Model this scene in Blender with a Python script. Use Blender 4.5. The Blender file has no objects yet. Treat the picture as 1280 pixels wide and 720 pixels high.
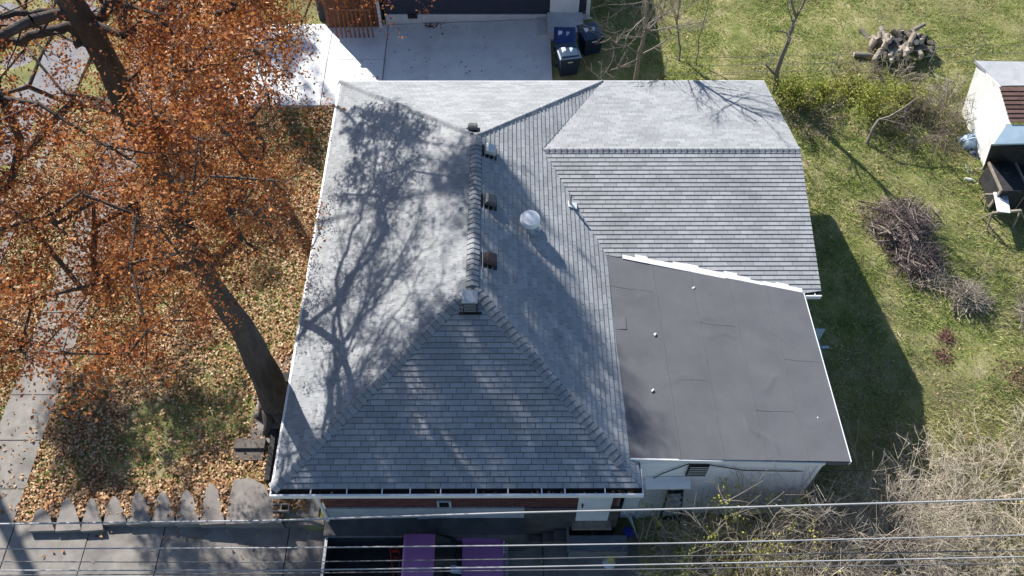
import bpy, bmesh, math, random
import numpy as np
from mathutils import Vector, Matrix
random.seed(7); rng = np.random.default_rng(11)
S = bpy.context.scene; COL = S.collection; R = math.radians

# ------------------------------------------------------------------ camera, sky, sun, exposure
FOC, PIT, YAW, ROL, CH = 1058.96, .9535, .0080, .0048, 19.1
FW = Vector((math.sin(YAW)*math.cos(PIT), math.cos(YAW)*math.cos(PIT), -math.sin(PIT)))
_r = Vector((math.cos(YAW), -math.sin(YAW), 0)); _u = _r.cross(FW)
RT = _r*math.cos(ROL)+_u*math.sin(ROL); UP = -_r*math.sin(ROL)+_u*math.cos(ROL)
cd = bpy.data.cameras.new('camera'); cam = bpy.data.objects.new('camera', cd); COL.objects.link(cam)
cd.sensor_width = 36; cd.lens = 36*FOC/1280; cd.clip_end = 500
cam.matrix_world = Matrix(((RT.x, UP.x, -FW.x, 0), (RT.y, UP.y, -FW.y, 0), (RT.z, UP.z, -FW.z, CH), (0, 0, 0, 1)))
S.camera = cam
SUN_EL, SUN_AZ = R(35), R(-54)          # shadows run towards SUN_AZ in plan
LD = Vector((math.cos(SUN_AZ), math.sin(SUN_AZ), -math.tan(SUN_EL)))
w = bpy.data.worlds.new('World'); S.world = w; w.use_nodes = True
nt = w.node_tree; bg = nt.nodes['Background']; sky = nt.nodes.new('ShaderNodeTexSky')
sky.sky_type = 'NISHITA'; sky.sun_disc = False; sky.sun_elevation = SUN_EL; sky.ozone_density = 4.5; sky.air_density = 1.2; sky.dust_density = .3
sd = -LD.normalized(); sky.sun_rotation = math.atan2(sd.x, sd.y)
bg.inputs[1].default_value = .075; nt.links.new(sky.outputs[0], bg.inputs[0])
sl = bpy.data.lights.new('sun', 'SUN'); sl.energy = 5.0; sl.angle = R(.53); sl.color = (1, .95, .88)
so = bpy.data.objects.new('sun', sl); COL.objects.link(so); so.rotation_euler = LD.to_track_quat('-Z', 'Y').to_euler()
so.location = (0, 0, 30)
S.view_settings.view_transform = 'Standard'; S.view_settings.look = 'None'
S.view_settings.exposure = 0.8

# ------------------------------------------------------------------ helpers
def ray(x, y): return FW+RT*((x-640)/FOC)-UP*((y-360)/FOC)
def at(x, y, z=0.):
    d = ray(x, y); return Vector((0, 0, CH))+d*((z-CH)/d.z)
def atY(x, y, Y):
    d = ray(x, y); return Vector((0, 0, CH))+d*(Y/d.y)
def atg(x, y, dz=0.):
    z = 0.
    for _ in range(12):
        p = at(x, y, z+dz); z = gz(p.x, p.y)
    return p
def px(p):
    q = Vector(p)-Vector((0, 0, CH)); d = q.dot(FW)
    return 640+FOC*q.dot(RT)/d, 360-FOC*q.dot(UP)/d
def itp(x, xs, ys): return float(np.interp(x, xs, ys))
def drive_z(x): return itp(x, [-14, -11.2, -8, -6.5, -4.6, 3, 6, 13], [0, 0, -.03, -.10, -.35, -.7, -.62, -.5])
def gz(x, y):
    rz = min(max(.5+(y-16)*.12, -.75), .95)
    lz = itp(y, [19, 21], [0, .45])*min(max((x+13.6)/1.2, 0), 1)
    t = min(max((x+5)/12, 0), 1); z = lz*(1-t)+rz*t
    if 2.9 < x < 8.5 and y < 7.2: rz += .5*min(1, (x-2.9)/.3, (8.5-x)/1.5); z = max(z, min(rz, 0)); return z if y >= 6.85 else max(min(drive_z(x)+.5*min(1, (x-2.9)/.3, (8.5-x)/1.5), rz+.2), -.75)
    if x < -4.7 and 6.85 <= y < 6.98: return drive_z(x)
    if y < 6.85: return drive_z(x) if x < 3 else min(drive_z(x), rz+.2)
    return z

def wloc(o):
    v = Vector((0, 0, 0))
    while o: v += o.location; o = o.parent
    return v
def tag(o, label=None, cat=None, group=None, kind=None):
    if label: o['label'] = label
    if cat: o['category'] = cat
    if group: o['group'] = group
    if kind: o['kind'] = kind
    return o
def empty(name, loc, label, cat, group=None):
    o = bpy.data.objects.new(name, None); COL.objects.link(o); o.location = loc; o.empty_display_size = .1
    return tag(o, label, cat, group)
def link(name, me, parent=None, loc=None, rot=None):
    o = bpy.data.objects.new(name, me); COL.objects.link(o)
    if parent: o.parent = parent
    if loc is not None: o.location = loc
    if rot is not None: o.rotation_euler = rot
    return o
def copy_tree(o, parent=None):
    kids = [c for c in o.children]
    c = o.copy(); COL.objects.link(c)
    if parent: c.parent = parent
    for k in kids: copy_tree(k, c)
    return c
class MB:
    def __init__(s): s.v = []; s.f = []
    def add(s, vs, fs):
        n = len(s.v); s.v += [tuple(v) for v in vs]; s.f += [tuple(i+n for i in f) for f in fs]; return s
    def box(s, c, d, rot=None):
        """c centre, d full size; rot a 3x3 Matrix"""
        vs = [Vector((x*d[0]/2, y*d[1]/2, z*d[2]/2)) for x in (-1, 1) for y in (-1, 1) for z in (-1, 1)]
        if rot is not None: vs = [rot @ v for v in vs]
        vs = [v+Vector(c) for v in vs]
        return s.add(vs, [(0, 1, 3, 2), (4, 6, 7, 5), (0, 4, 5, 1), (2, 3, 7, 6), (0, 2, 6, 4), (1, 5, 7, 3)])
    def bb(s, x0, x1, y0, y1, z0, z1): return s.box(((x0+x1)/2, (y0+y1)/2, (z0+z1)/2), (abs(x1-x0), abs(y1-y0), abs(z1-z0)))
    def prism(s, pts, off):
        """closed solid: polygon pts and the same moved by off"""
        n = len(pts); off = Vector(off); a = [Vector(p) for p in pts]; b = [p+off for p in a]
        return s.add(a+b, [tuple(range(n))[::-1], tuple(range(n, 2*n))]+[(i, (i+1) % n, n+(i+1) % n, n+i) for i in range(n)])
    def tube(s, pts, rad, n=6, cap=True):
        pts = [Vector(p) for p in pts]; m = len(pts)
        if not hasattr(rad, '__len__'): rad = [rad]*m
        vs = []; a = None
        for i, p in enumerate(pts):
            t = (pts[min(i+1, m-1)]-pts[max(i-1, 0)]); t = t.normalized() if t.length > 1e-9 else Vector((0, 0, 1))
            if a is None: a = t.orthogonal().normalized()
            a = (a-t*a.dot(t)); a = a.normalized() if a.length > 1e-6 else t.orthogonal().normalized()
            b = t.cross(a)
            for k in range(n):
                q = 2*math.pi*k/n; vs.append(p+(a*math.cos(q)+b*math.sin(q))*rad[i])
        fs = [(i*n+k, i*n+(k+1) % n, (i+1)*n+(k+1) % n, (i+1)*n+k) for i in range(m-1) for k in range(n)]
        if cap: fs += [tuple(range(n))[::-1], tuple(range((m-1)*n, m*n))]
        return s.add(vs, fs)
    def build(s, name, m, parent=None, smooth=False, **kw):
        me = bpy.data.meshes.new(name)
        off = wloc(parent) if parent else Vector((0, 0, 0))
        me.from_pydata([(v[0]-off.x, v[1]-off.y, v[2]-off.z) for v in s.v], [], s.f)
        bm = bmesh.new(); bm.from_mesh(me); bmesh.ops.recalc_face_normals(bm, faces=bm.faces); bm.to_mesh(me); bm.free()
        me.materials.append(m)
        if smooth: me.polygons.foreach_set('use_smooth', [True]*len(me.polygons))
        o = link(name, me, parent)
        tag(o, **kw) if kw else None
        return o
def np_mesh(name, V, F, m, parent=None, smooth=False):
    """V (n,3) world; F (m,k) int"""
    off = wloc(parent) if parent else Vector((0, 0, 0))
    V = np.asarray(V, np.float32)-np.array(off, np.float32); k = F.shape[1]
    me = bpy.data.meshes.new(name); me.vertices.add(len(V)); me.vertices.foreach_set('co', V.ravel())
    me.loops.add(F.size); me.loops.foreach_set('vertex_index', F.astype(np.int32).ravel())
    me.polygons.add(len(F)); me.polygons.foreach_set('loop_start', np.arange(0, F.size, k, dtype=np.int32))
    me.polygons.foreach_set('loop_total', np.full(len(F), k, np.int32))
    me.update(calc_edges=True); me.materials.append(m)
    if smooth: me.polygons.foreach_set('use_smooth', np.ones(len(F), bool))
    return link(name, me, parent)

# ------------------------------------------------------------------ materials
def M(name, cols, rough=.85, scale=3., bump=.0, bscale=30., rnd=0., island=0., metal=0., detail=6., dist=0., lo=.3, hi=.7,
      trans=0., spots=None, spec=.3, stretch=None, second=None, alpha=None):
    m = bpy.data.materials.new(name); m.use_nodes = True; N = m.node_tree.nodes; L = m.node_tree.links
    P = N['Principled BSDF']; P.inputs['Roughness'].default_value = rough; P.inputs['Metallic'].default_value = metal
    P.inputs['Specular IOR Level'].default_value = spec
    g = N.new('ShaderNodeNewGeometry'); vec = g.outputs['Position']
    if stretch:
        mp = N.new('ShaderNodeMapping'); mp.inputs['Scale'].default_value = stretch; L.new(vec, mp.inputs[0]); vec = mp.outputs[0]
    def noise(sc, dt=detail, ds=0.):
        n = N.new('ShaderNodeTexNoise'); n.inputs['Scale'].default_value = sc; n.inputs['Detail'].default_value = dt
        n.inputs['Roughness'].default_value = .65; n.inputs['Distortion'].default_value = ds; L.new(vec, n.inputs['Vector']); return n
    n = noise(scale, ds=dist); fac = n.outputs['Fac']
    rp = N.new('ShaderNodeValToRGB'); e = rp.color_ramp.elements
    cols = list(cols)
    if len(cols) == 1: cols = [tuple(c*.88 for c in cols[0]), tuple(min(c*1.12, 1) for c in cols[0])]
    for i, c in enumerate(cols):
        t = lo+(hi-lo)*i/(len(cols)-1)
        el = e[i] if i < 2 else e.new(t)
        el.position = t; el.color = (*c, 1)
    if len(cols) > 2:
        for i, c in enumerate(cols):
            pass
    if island:
        mx = N.new('ShaderNodeMix'); mx.data_type = 'FLOAT'; mx.inputs[0].default_value = island
        mr = N.new('ShaderNodeMapRange'); mr.inputs['To Min'].default_value = lo-.02; mr.inputs['To Max'].default_value = hi+.02
        L.new(g.outputs['Random Per Island'], mr.inputs[0]); L.new(fac, mx.inputs[2]); L.new(mr.outputs[0], mx.inputs[3]); fac = mx.outputs[0]
    L.new(fac, rp.inputs[0]); col = rp.outputs[0]
    if second:      # (colour, scale, lo, hi, strength): a second, larger patchiness
        c2, s2, l2, h2, st = second
        n2 = noise(s2, 4); r2 = N.new('ShaderNodeMapRange'); r2.inputs['From Min'].default_value = l2; r2.inputs['From Max'].default_value = h2
        r2.inputs['To Max'].default_value = st; L.new(n2.outputs['Fac'], r2.inputs[0])
        mc = N.new('ShaderNodeMix'); mc.data_type = 'RGBA'; L.new(r2.outputs[0], mc.inputs[0]); L.new(col, mc.inputs[6]); mc.inputs[7].default_value = (*c2, 1); col = mc.outputs[2]
    if spots:
        c3, s3, th = spots
        vo = N.new('ShaderNodeTexVoronoi'); vo.inputs['Scale'].default_value = s3; L.new(vec, vo.inputs['Vector'])
        r3 = N.new('ShaderNodeMath'); r3.operation = 'LESS_THAN'; r3.inputs[1].default_value = th; L.new(vo.outputs['Distance'], r3.inputs[0])
        mc = N.new('ShaderNodeMix'); mc.data_type = 'RGBA'; L.new(r3.outputs[0], mc.inputs[0]); L.new(col, mc.inputs[6]); mc.inputs[7].default_value = (*c3, 1); col = mc.outputs[2]
    if rnd:
        oi = N.new('ShaderNodeObjectInfo'); a = N.new('ShaderNodeMath'); a.operation = 'ADD'
        L.new(oi.outputs['Random'], a.inputs[0]); L.new(g.outputs['Random Per Island'], a.inputs[1])
        fr = N.new('ShaderNodeMath'); fr.operation = 'FRACT'; L.new(a.outputs[0], fr.inputs[0])
        mr = N.new('ShaderNodeMapRange'); mr.inputs['To Min'].default_value = 1-rnd; mr.inputs['To Max'].default_value = 1+rnd
        L.new(fr.outputs[0], mr.inputs[0]); hs = N.new('ShaderNodeHueSaturation'); L.new(mr.outputs[0], hs.inputs['Value']); L.new(col, hs.inputs['Color']); col = hs.outputs[0]
    L.new(col, P.inputs['Base Color'])
    if bump:
        b = N.new('ShaderNodeBump'); b.inputs['Strength'].default_value = bump; b.inputs['Distance'].default_value = .02
        nb = noise(bscale, 5); L.new(nb.outputs['Fac'], b.inputs['Height']); L.new(b.outputs[0], P.inputs['Normal'])
    if trans:
        ts = N.new('ShaderNodeBsdfTranslucent'); L.new(col, ts.inputs[0]); ms = N.new('ShaderNodeMixShader'); ms.inputs[0].default_value = trans
        L.new(P.outputs[0], ms.inputs[1]); L.new(ts.outputs[0], ms.inputs[2]); L.new(ms.outputs[0], N['Material Output'].inputs[0])
    return m
def c255(r, g, b): return tuple(((v/255+.055)/1.055)**2.4 if v > 10 else v/3294 for v in (r, g, b))

m_shingle = M('shingle', [(.32, .335, .35), (.39, .40, .41)], .9, 9, .5, 220, rnd=.13, second=((.25, .265, .275), .8, .45, .7, .6))
m_cap = M('ridge_cap', [(.25, .265, .285), (.33, .345, .36)], .9, 14, .5, 220, rnd=.14)
m_deck = M('roof_felt', [(.085, .095, .105), (.115, .125, .135)], .95, 8)
m_roll = M('rolled_roofing', [(.112, .115, .128), (.142, .145, .158)], .85, 1.6, .6, 140, rnd=.05, second=((.165, .172, .188), .55, .45, .75, .28))
m_seam = M('seam_edge', [(.12, .127, .142), (.165, .172, .188)], .8, 5)
m_white = M('white_metal', [(.74, .75, .76), (.82, .83, .84)], .45, 4, .05, 30, second=((.5, .5, .48), 2, .55, .8, .4))
m_flash = M('white_flashing', [(.82, .83, .84)], .4, 3)
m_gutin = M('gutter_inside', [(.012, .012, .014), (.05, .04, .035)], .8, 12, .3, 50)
m_brick = M('brick', [(.09, .035, .035), (.17, .07, .062)], .9, 12, .4, 90, rnd=.25)
m_mortar = M('mortar', [(.20, .19, .18)], .95, 10)
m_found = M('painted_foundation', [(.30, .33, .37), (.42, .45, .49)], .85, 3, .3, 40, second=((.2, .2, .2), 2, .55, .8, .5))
m_ledge = M('dark_ledge', [(.06, .06, .062), (.11, .108, .105)], .95, 3, .5, 40)  # dark grey for the ledge and the right stretch of foundation
m_siding = M('white_siding', [(.84, .85, .86), (.90, .91, .92)], .6, 2, .1, 60, rnd=.03, second=((.42, .44, .44), 1.3, .55, .8, .4), stretch=(1, 1, 3))
m_conc = M('concrete', [(.18, .165, .15), (.26, .24, .215), (.33, .305, .275)], .9, 2.2, .4, 60, rnd=.05, second=((.12, .115, .11), .9, .5, .8, .6), spots=((.1, .09, .08), 9, .06))
m_conc2 = M('pale_concrete', [(.70, .71, .71), (.80, .80, .79)], .9, 2, .25, 60, rnd=.02, second=((.40, .42, .43), .8, .5, .8, .6), spots=((.07, .06, .06), 3.2, .06))
m_wall_c = M('retaining_concrete', [(.20, .18, .165), (.29, .265, .24)], .95, 5, .5, 50, rnd=.1, second=((.16, .15, .14), 3, .5, .8, .6))
m_asph = M('asphalt', [(.20, .20, .21), (.28, .28, .29)], .95, 4, .4, 90)
m_soil = M('lawn_soil', [(.09, .12, .03), (.22, .23, .075), (.42, .36, .20)], .95, 1.4, .6, 40, second=((.17, .14, .085), .5, .45, .7, .7))
m_grass = M('grass_blades', [(.10, .17, .035), (.22, .30, .06), (.46, .48, .17), (.66, .60, .36)], .7, 1.1, island=.4, detail=8, lo=.34, hi=.64, trans=.25)
m_dry = M('dry_grass', [(.24, .19, .11), (.42, .35, .21), (.55, .48, .31)], .8, 1.5, island=.6, trans=.2)
m_litter = M('fallen_leaves', [(.15, .06, .03), (.38, .19, .08), (.56, .37, .21), (.70, .55, .38)], .75, 2, island=.8, trans=.15)
m_oak = M('oak_leaves', [(.085, .028, .02), (.23, .065, .025), (.43, .135, .038), (.62, .27, .08), (.76, .55, .35)], .6, .9, island=.6, trans=.3, lo=.33, hi=.68)
m_bark = M('bark', [(.05, .042, .038), (.125, .105, .092)], .95, 7, 1., 35, stretch=(1, 1, .25), dist=.6)
m_bark2 = M('pale_bark', [(.17, .145, .12), (.30, .265, .225)], .95, 9, .6, 40)
m_twig = M('dry_twigs', [(.20, .165, .13), (.37, .315, .25), (.55, .49, .40)], .9, 1.2, island=.7)
m_twig2 = M('pale_twigs', [(.32, .27, .20), (.50, .435, .335), (.64, .57, .46)], .9, 1.2, island=.7)
m_twigd = M('dark_twigs', [(.07, .052, .048), (.20, .155, .14), (.36, .29, .255)], .9, 1.2, island=.75)
m_yleaf = M('yellow_green_leaves', [(.20, .24, .04), (.44, .45, .08), (.66, .60, .15)], .6, 2, island=.7, trans=.3)
m_log = M('split_log', [(.20, .165, .13), (.44, .38, .31)], .9, 5, .5, 50, rnd=.35)
m_cut = M('cut_wood', [(.42, .36, .28), (.60, .54, .44)], .85, 20, .2, 60)
m_navy = M('navy_siding', [(.028, .036, .062), (.038, .047, .078)], .7, 3, rnd=.05)
m_darkroof = M('dark_roof', [(.05, .05, .06), (.08, .08, .09)], .9, 6, .4, 80)
m_fence = M('brown_fence', [(.14, .06, .035), (.24, .10, .055)], .85, 6, .3, 60, rnd=.2)
m_bin = M('dark_bin_plastic', [(.010, .022, .055), (.016, .032, .075)], .45, 4, spec=.5)
m_binb = M('blue_bin_plastic', [(.008, .025, .13), (.014, .04, .19)], .45, 4, spec=.5)
m_lid = M('slate_lid_plastic', [(.02, .045, .085), (.03, .06, .11)], .4, 4, spec=.5)
m_label = M('sticker', [(.8, .82, .85)], .5, 4)
m_black = M('black_plastic', [(.012, .012, .013), (.03, .03, .032)], .5, 8)
m_galv = M('galvanised_metal', [(.33, .35, .37), (.50, .52, .54)], .45, 10, metal=.5)
m_purple = M('purple_paint', [(.36, .14, .33), (.41, .17, .38)], .3, 2, spec=.6, second=((.13, .04, .13), 1.5, .5, .8, .5))
m_glass = M('dark_glass', [(.012, .014, .018), (.02, .022, .028)], .08, 2, spec=.8)
m_red = M('red_plastic', [(.35, .02, .015), (.5, .04, .03)], .5, 8)
m_blue = M('blue_plastic', [(.03, .05, .35), (.05, .08, .55)], .5, 8)
m_tarp = M('blue_tarp', [(.10, .16, .26), (.30, .42, .55), (.62, .70, .78)], .5, 6, .6, 20)
m_pblue = M('pale_blue_plastic', [(.38, .52, .62), (.5, .62, .7)], .5, 5)
m_yel = M('yellow_plastic', [(.55, .42, .10), (.7, .58, .2)], .6, 10)
m_cable = M('cable', [(.30, .30, .31), (.42, .42, .43)], .5, 4)
m_cabled = M('dark_cable', [(.10, .10, .11), (.16, .16, .17)], .5, 4)
m_shedw = M('shed_wall', [(.80, .80, .78), (.90, .90, .88)], .7, 2, .1, 30, rnd=.03, second=((.30, .24, .17), 1.6, .55, .75, .7))
m_shedr = M('shed_brown_roof', [(.085, .048, .042), (.15, .09, .078)], .85, 6, .3, 60, rnd=.2)
m_shedg = M('shed_grey_roof', [(.33, .34, .36), (.43, .44, .46)], .7, 3, .3, 40)
m_wood = M('weathered_wood', [(.20, .17, .13), (.36, .32, .26)], .9, 10, .4, 60, rnd=.15)
m_paled = M('pale_blue_door', [(.50, .55, .60), (.58, .63, .67)], .6, 3)
m_door = M('white_door', [(.72, .75, .80)], .5, 3)
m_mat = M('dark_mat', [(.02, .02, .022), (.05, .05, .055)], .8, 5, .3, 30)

# ------------------------------------------------------------------ the ground and paving
def axis(lo, hi, fine_lo, fine_hi, step, extra=()):
    a = list(np.arange(fine_lo, fine_hi+1e-6, step))+list(extra)
    d = step; x = fine_lo
    while x > lo: d *= 1.5; x -= d; a.append(max(x, lo))
    d = step; x = fine_hi
    while x < hi: d *= 1.5; x += d; a.append(min(x, hi))
    return sorted(set(round(float(v), 4) for v in a))
AX = axis(-90, 90, -17, 19, .3, (-4.75, -4.72)); AY = axis(-60, 140, 2, 28, .3, (6.84, 6.86, 6.97, 6.99))
V = np.array([(x, y, gz(x, y)) for y in AY for x in AX])
def smooth_noise(V, sc, amp):
    k = rng.normal(size=(14, 2))*sc; ph = rng.uniform(0, 6.28, 14)
    return amp*np.sin(V[:, :2] @ k.T+ph).sum(1)/4
V[:, 2] += smooth_noise(V, 2.2, .02)-.02
for (a_, b_, c_, d_) in ((-11.7, 1.4, 20.5, 24.2), (-13.6, 3, 1.5, 6.975), (-12.5, -11.5, 3, 30)):
    V[(V[:, 0] > a_) & (V[:, 0] < b_) & (V[:, 1] > c_) & (V[:, 1] < d_), 2] -= .07
nx = len(AX); F = np.array([(j*nx+i, j*nx+i+1, (j+1)*nx+i+1, (j+1)*nx+i) for j in range(len(AY)-1) for i in range(nx-1)])
tag(np_mesh('ground', V, F, m_soil, smooth=True), kind='structure')

def slab_row(root_name, m, quads, thick=.12, gap=.012, dz=.03):
    """quads: list of (x0,x1,y0,y1); each a slab under one structure empty"""
    r = bpy.data.objects.new(root_name, None); COL.objects.link(r); tag(r, kind='structure')
    for (x0, x1, y0, y1) in quads:
        n = 6; mb = MB(); vs = []
        t = random.uniform(-.006, .006)
        for (x, y) in ((x0+gap, y0+gap), (x1-gap, y0+gap), (x1-gap, y1-gap), (x0+gap, y1-gap)):
            vs.append(Vector((x, y, gz(x, min(y, 6.8) if y1 < 7 else y)+dz+t)))
        mb.prism(vs, (0, 0, -thick)); mb.build('slab', m, r)
    return r
q = [(-12.6, -11.4, y, y+1.25) for y in np.arange(4, 30, 1.25)]
slab_row('sidewalk', m_conc, q)
xs = [-14.27, -11.35, -9.6, -7.9, -5.1, -2.2, .8, 3.0]
q = [(a, b, c, d) for a, b in zip(xs[:-1], xs[1:]) for c, d in ((1.5, 4.3), (4.3, 6.97)) if a > -15]
slab_row('driveway', m_conc, q)
q = [(a, b, c, d) for a, b in zip([-11.7, -9.8, -7.9, -6.0], [-9.8, -7.9, -6.0, -4.1]) for c, d in ((20.45, 22.5), (22.5, 24.4))]
slab_row('neighbour_driveway', m_conc2, q, dz=.06)
slab_row('concrete_pad', m_conc2, [(-4.1, 1.45, 20.0, 24.28)], dz=.07)
slab_row('walkway', m_conc, [(-6.35, -5.3, 8.9, 10.1), (-6.45, -5.3, 10.1, 11.4), (-5.5, -4.4, 7.05, 8.9), (-4.78, -4.25, 6.86, 7.06)], dz=.03)
mb = MB(); mb.bb(-40, -14.45, -20, 90, -.35, -.02); mb.build('street', m_asph, kind='structure')
mb = MB(); mb.bb(-14.45, -14.27, -20, 90, -.35, .06); mb.build('kerb', m_conc, kind='structure')

# retaining wall: toothed blocks stepping down with the driveway
rw = empty('retaining_wall', (-8, 6.9, 0), 'low concrete retaining wall of toothed blocks between leafy lawn and driveway', 'retaining wall')
tx = [(33, 69), (69, 101), (101, 129), (129, 158), (158, 189), (189, 219), (219, 249), (249, 281), (281, 345)]
top_y = [632, 622, 622, 620, 614, 614, 612, 604, 600]
for i, ((a, b), ty) in enumerate(zip(tx, top_y)):
    zt = .16
    by = 664 if i < 3 else 656
    p = [at(a, by, zt), at(b, by-2, zt), at(b-3, by-16, zt), at((a*.42+b*.58)+5, ty+9, zt), at((a*.46+b*.54), ty+1, zt), at((a*.56+b*.44), ty, zt), at((a*.64+b*.36)-3, ty+7, zt), at(a+3, by-18, zt)]
    if i == 0: p = [at(36, 664, zt), at(68, 663, zt), at(62, 645, zt), at(52, 634, zt), at(44, 640, zt)]
    if i == 8: p = [at(282, 655, zt), at(352, 653, zt), at(342, 630, zt), at(330, 606, zt), at(312, 597, zt), at(292, 600, zt), at(286, 625, zt)]
    mb = MB(); mb.prism(p, (0, 0, -.9)); mb.build('block', m_wall_c, rw)
mb = MB(); mb.prism([at(354, 655, -.05), at(426, 658, -.05), at(420, 640, -.05), at(356, 640, -.05)], (0, 0, -.9)); mb.build('block', m_wall_c, rw)
del mb

# ------------------------------------------------------------------ the brick house
xL, xR, yF, yB, rx, ry1, ry2, zr = -4.713, 2.663, 6.528, 18.549, -.754, 14.787, 10.349, 4.585
wx, py_, zp = 7.30, 15.08, 3.815; ZE = 3.0
s2 = (zr-ZE)/(xR-rx); sw = (zp-ZE)/(yB-py_)
house = empty('house', (1.3, 11, -.6), 'house with grey shingled hip roof, shingled wing and flat black addition', 'house')
FL, BL, FR, BR = Vector((xL, yF, ZE)), Vector((xL, yB, ZE)), Vector((xR, yF, ZE)), Vector((xR, yB, ZE))
R1, R2 = Vector((rx, ry1, zr)), Vector((rx, ry2, zr))
Bc = at(955, 101, ZE); Bc.y = yB; Pk = Vector((Bc.x+.05, py_, zp)); 
fyy = 11.37; Fc = Vector((7.31, fyy, zp-sw*(py_-fyy))); Pk = at(1000, 187, zp); Pk.y = py_; Bc = Vector((at(955, 101, ZE).x, yB, ZE))
V1 = Vector((.849, py_, zp)); v2x = 2.327; v2z = zr-s2*(v2x-rx); V2 = Vector((v2x, py_-(zp-v2z)/sw, v2z))
def plane_hit(x, y, P0, N):
    d = ray(x, y); o = Vector((0, 0, CH)); return o+d*((P0-o).dot(N)/d.dot(N))
NR = (R2-R1).cross(FR-R1)                      # right slope normal
NWf = (Pk-V1).cross(Fc-V1)                     # wing front slope normal
LLr = plane_hit(785, 573, R1, NR)
URf = plane_hit(1003, 367, V1, NWf)
NF = (URf-V2).cross(LLr-V2)                    # low roof plane
LRf = plane_hit(1062, 578, V2, NF)
if NF.z < 0: NF = -NF
NF.normalize()

def clip(poly, edges):
    """Sutherland-Hodgman in 2D; edges = convex polygon ccw"""
    out = poly
    n = len(edges)
    for i in range(n):
        a, b = edges[i], edges[(i+1) % n]; inp = out; out = []
        if not inp: break
        def side(p): return (b[0]-a[0])*(p[1]-a[1])-(b[1]-a[1])*(p[0]-a[0])
        for j in range(len(inp)):
            p, q_ = inp[j], inp[(j+1) % len(inp)]; sp, sq = side(p), side(q_)
            if sp >= 0: out.append(p)
            if sp*sq < 0:
                t = sp/(sp-sq); out.append((p[0]+(q_[0]-p[0])*t, p[1]+(q_[1]-p[1])*t))
    return out
def area(p): return .5*sum(p[i][0]*p[(i+1) % len(p)][1]-p[(i+1) % len(p)][0]*p[i][1] for i in range(len(p)))
TABW, EXPO = .305, .118
tab_meshes = []
def tab_mesh(gap):
    w0 = TABW/2-gap; d = EXPO-.012
    mb = MB(); mb.add([(-w0, 0, .003), (w0, 0, .003), (w0, d, .001), (-w0, d, .001), (-w0, 0, .022), (w0, 0, .022), (w0, d, .006), (-w0, d, .006)],
                      [(4, 5, 6, 7), (0, 1, 5, 4), (1, 2, 6, 5), (3, 0, 4, 7)])
    me = bpy.data.meshes.new('shingle'); me.from_pydata(mb.v, [], mb.f); me.materials.append(m_shingle); return me
for g_ in (.004, .005, .006): tab_meshes.append(tab_mesh(g_))
n_parts = [0]
def shingles(part, O, E, U, pieces, parts_max=0, gapw=.004, jitter=.0, tabw=TABW, cg=.012):  # cg: strip of dark felt left bare per course, imitating the butt shadow
    TH = .022
    """O origin at eave, E unit eave dir, U unit upslope dir; pieces: list of convex polygons (world)"""
    E = E.normalized(); U = U.normalized(); Nn = E.cross(U).normalized()
    pp = []
    for pc in pieces:
        q2 = [((p-O).dot(E), (p-O).dot(U)) for p in pc]
        if area(q2) < 0: q2 = q2[::-1]
        pp.append(q2)
    x0 = min(a[0] for q2 in pp for a in q2); x1 = max(a[0] for q2 in pp for a in q2)
    y0 = min(a[1] for q2 in pp for a in q2); y1 = max(a[1] for q2 in pp for a in q2)
    rest = MB(); row = 0; y = y0
    rotm = Matrix((E, U, Nn)).transposed().to_3x3().to_euler()
    while y < y1:
        off = (row % 2)*tabw/2+random.uniform(-.012, .012)+(0.07 if row % 4 > 1 else 0); x = x0-tabw+off
        while x < x1:
            g0 = gapw
            rect = [(x+g0, y), (x+tabw-g0, y), (x+tabw-g0, y+EXPO-cg), (x+g0, y+EXPO-cg)]
            A = area(rect); cl = [c for c in (clip(rect, q2) for q2 in pp) if len(c) > 2]
            tot = sum(abs(area(c)) for c in cl)
            if tot > .985*A:
                if n_parts[0] < parts_max:
                    o = link('shingle', random.choice(tab_meshes), part, O+E*(x+tabw/2)+U*y-wloc(part), rotm); n_parts[0] += 1
                else:
                    c = rect; hh = [TH, TH, .006, .006]
                    a = [O+E*p[0]+U*p[1]+Nn*.002 for p in c]; b = [O+E*p[0]+U*p[1]+Nn*h for p, h in zip(c, hh)]
                    rest.add(a+b, [(4, 5, 6, 7), (0, 1, 5, 4), (1, 2, 6, 5), (3, 0, 4, 7)])
            else:
                for c in cl:
                    n = len(c)
                    if abs(area(c)) < .0004: continue
                    a = [O+E*p[0]+U*p[1]+Nn*.002 for p in c]
                    b = [O+E*p[0]+U*p[1]+Nn*(TH-.016*min(1, (p[1]-y)/(EXPO))) for p in c]
                    rest.add(a+b, [tuple(range(n, 2*n))]+[(k, (k+1) % n, n+(k+1) % n, n+k) for k in range(n)])
            x += tabw
        y += EXPO; row += 1
    me = bpy.data.meshes.new('shingles'); off = wloc(part)
    me.from_pydata([tuple(Vector(v)-off) for v in rest.v], [], rest.f); me.materials.append(m_shingle)
    o = link('shingle_field', me, part); o['kind'] = 'stuff'; return o
def slope(name, poly, pieces=None, O=None, E=None, U=None, pm=0, **kw):
    mb = MB(); 
    for pc in (pieces or [poly]): mb.prism(pc, (0, 0, -.1))
    part = mb.build(name, m_deck, house)
    shingles(part, O, E, U, pieces or [poly], pm, **kw); return part
fs = slope('front_roof_slope', [FL, FR, R2], None, FL, FR-FL, Vector((0, R2.y-yF, zr-ZE)), pm=300)
ls = slope('left_roof_slope', [BL, FL, R2, R1], None, BL, FL-BL, Vector((rx-xL, 0, zr-ZE)), cg=-.01)
bs = slope('back_roof_slope', [BR, BL, R1], None, BR, BL-BR, Vector((0, ry1-yB, zr-ZE)), cg=-.01)
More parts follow.
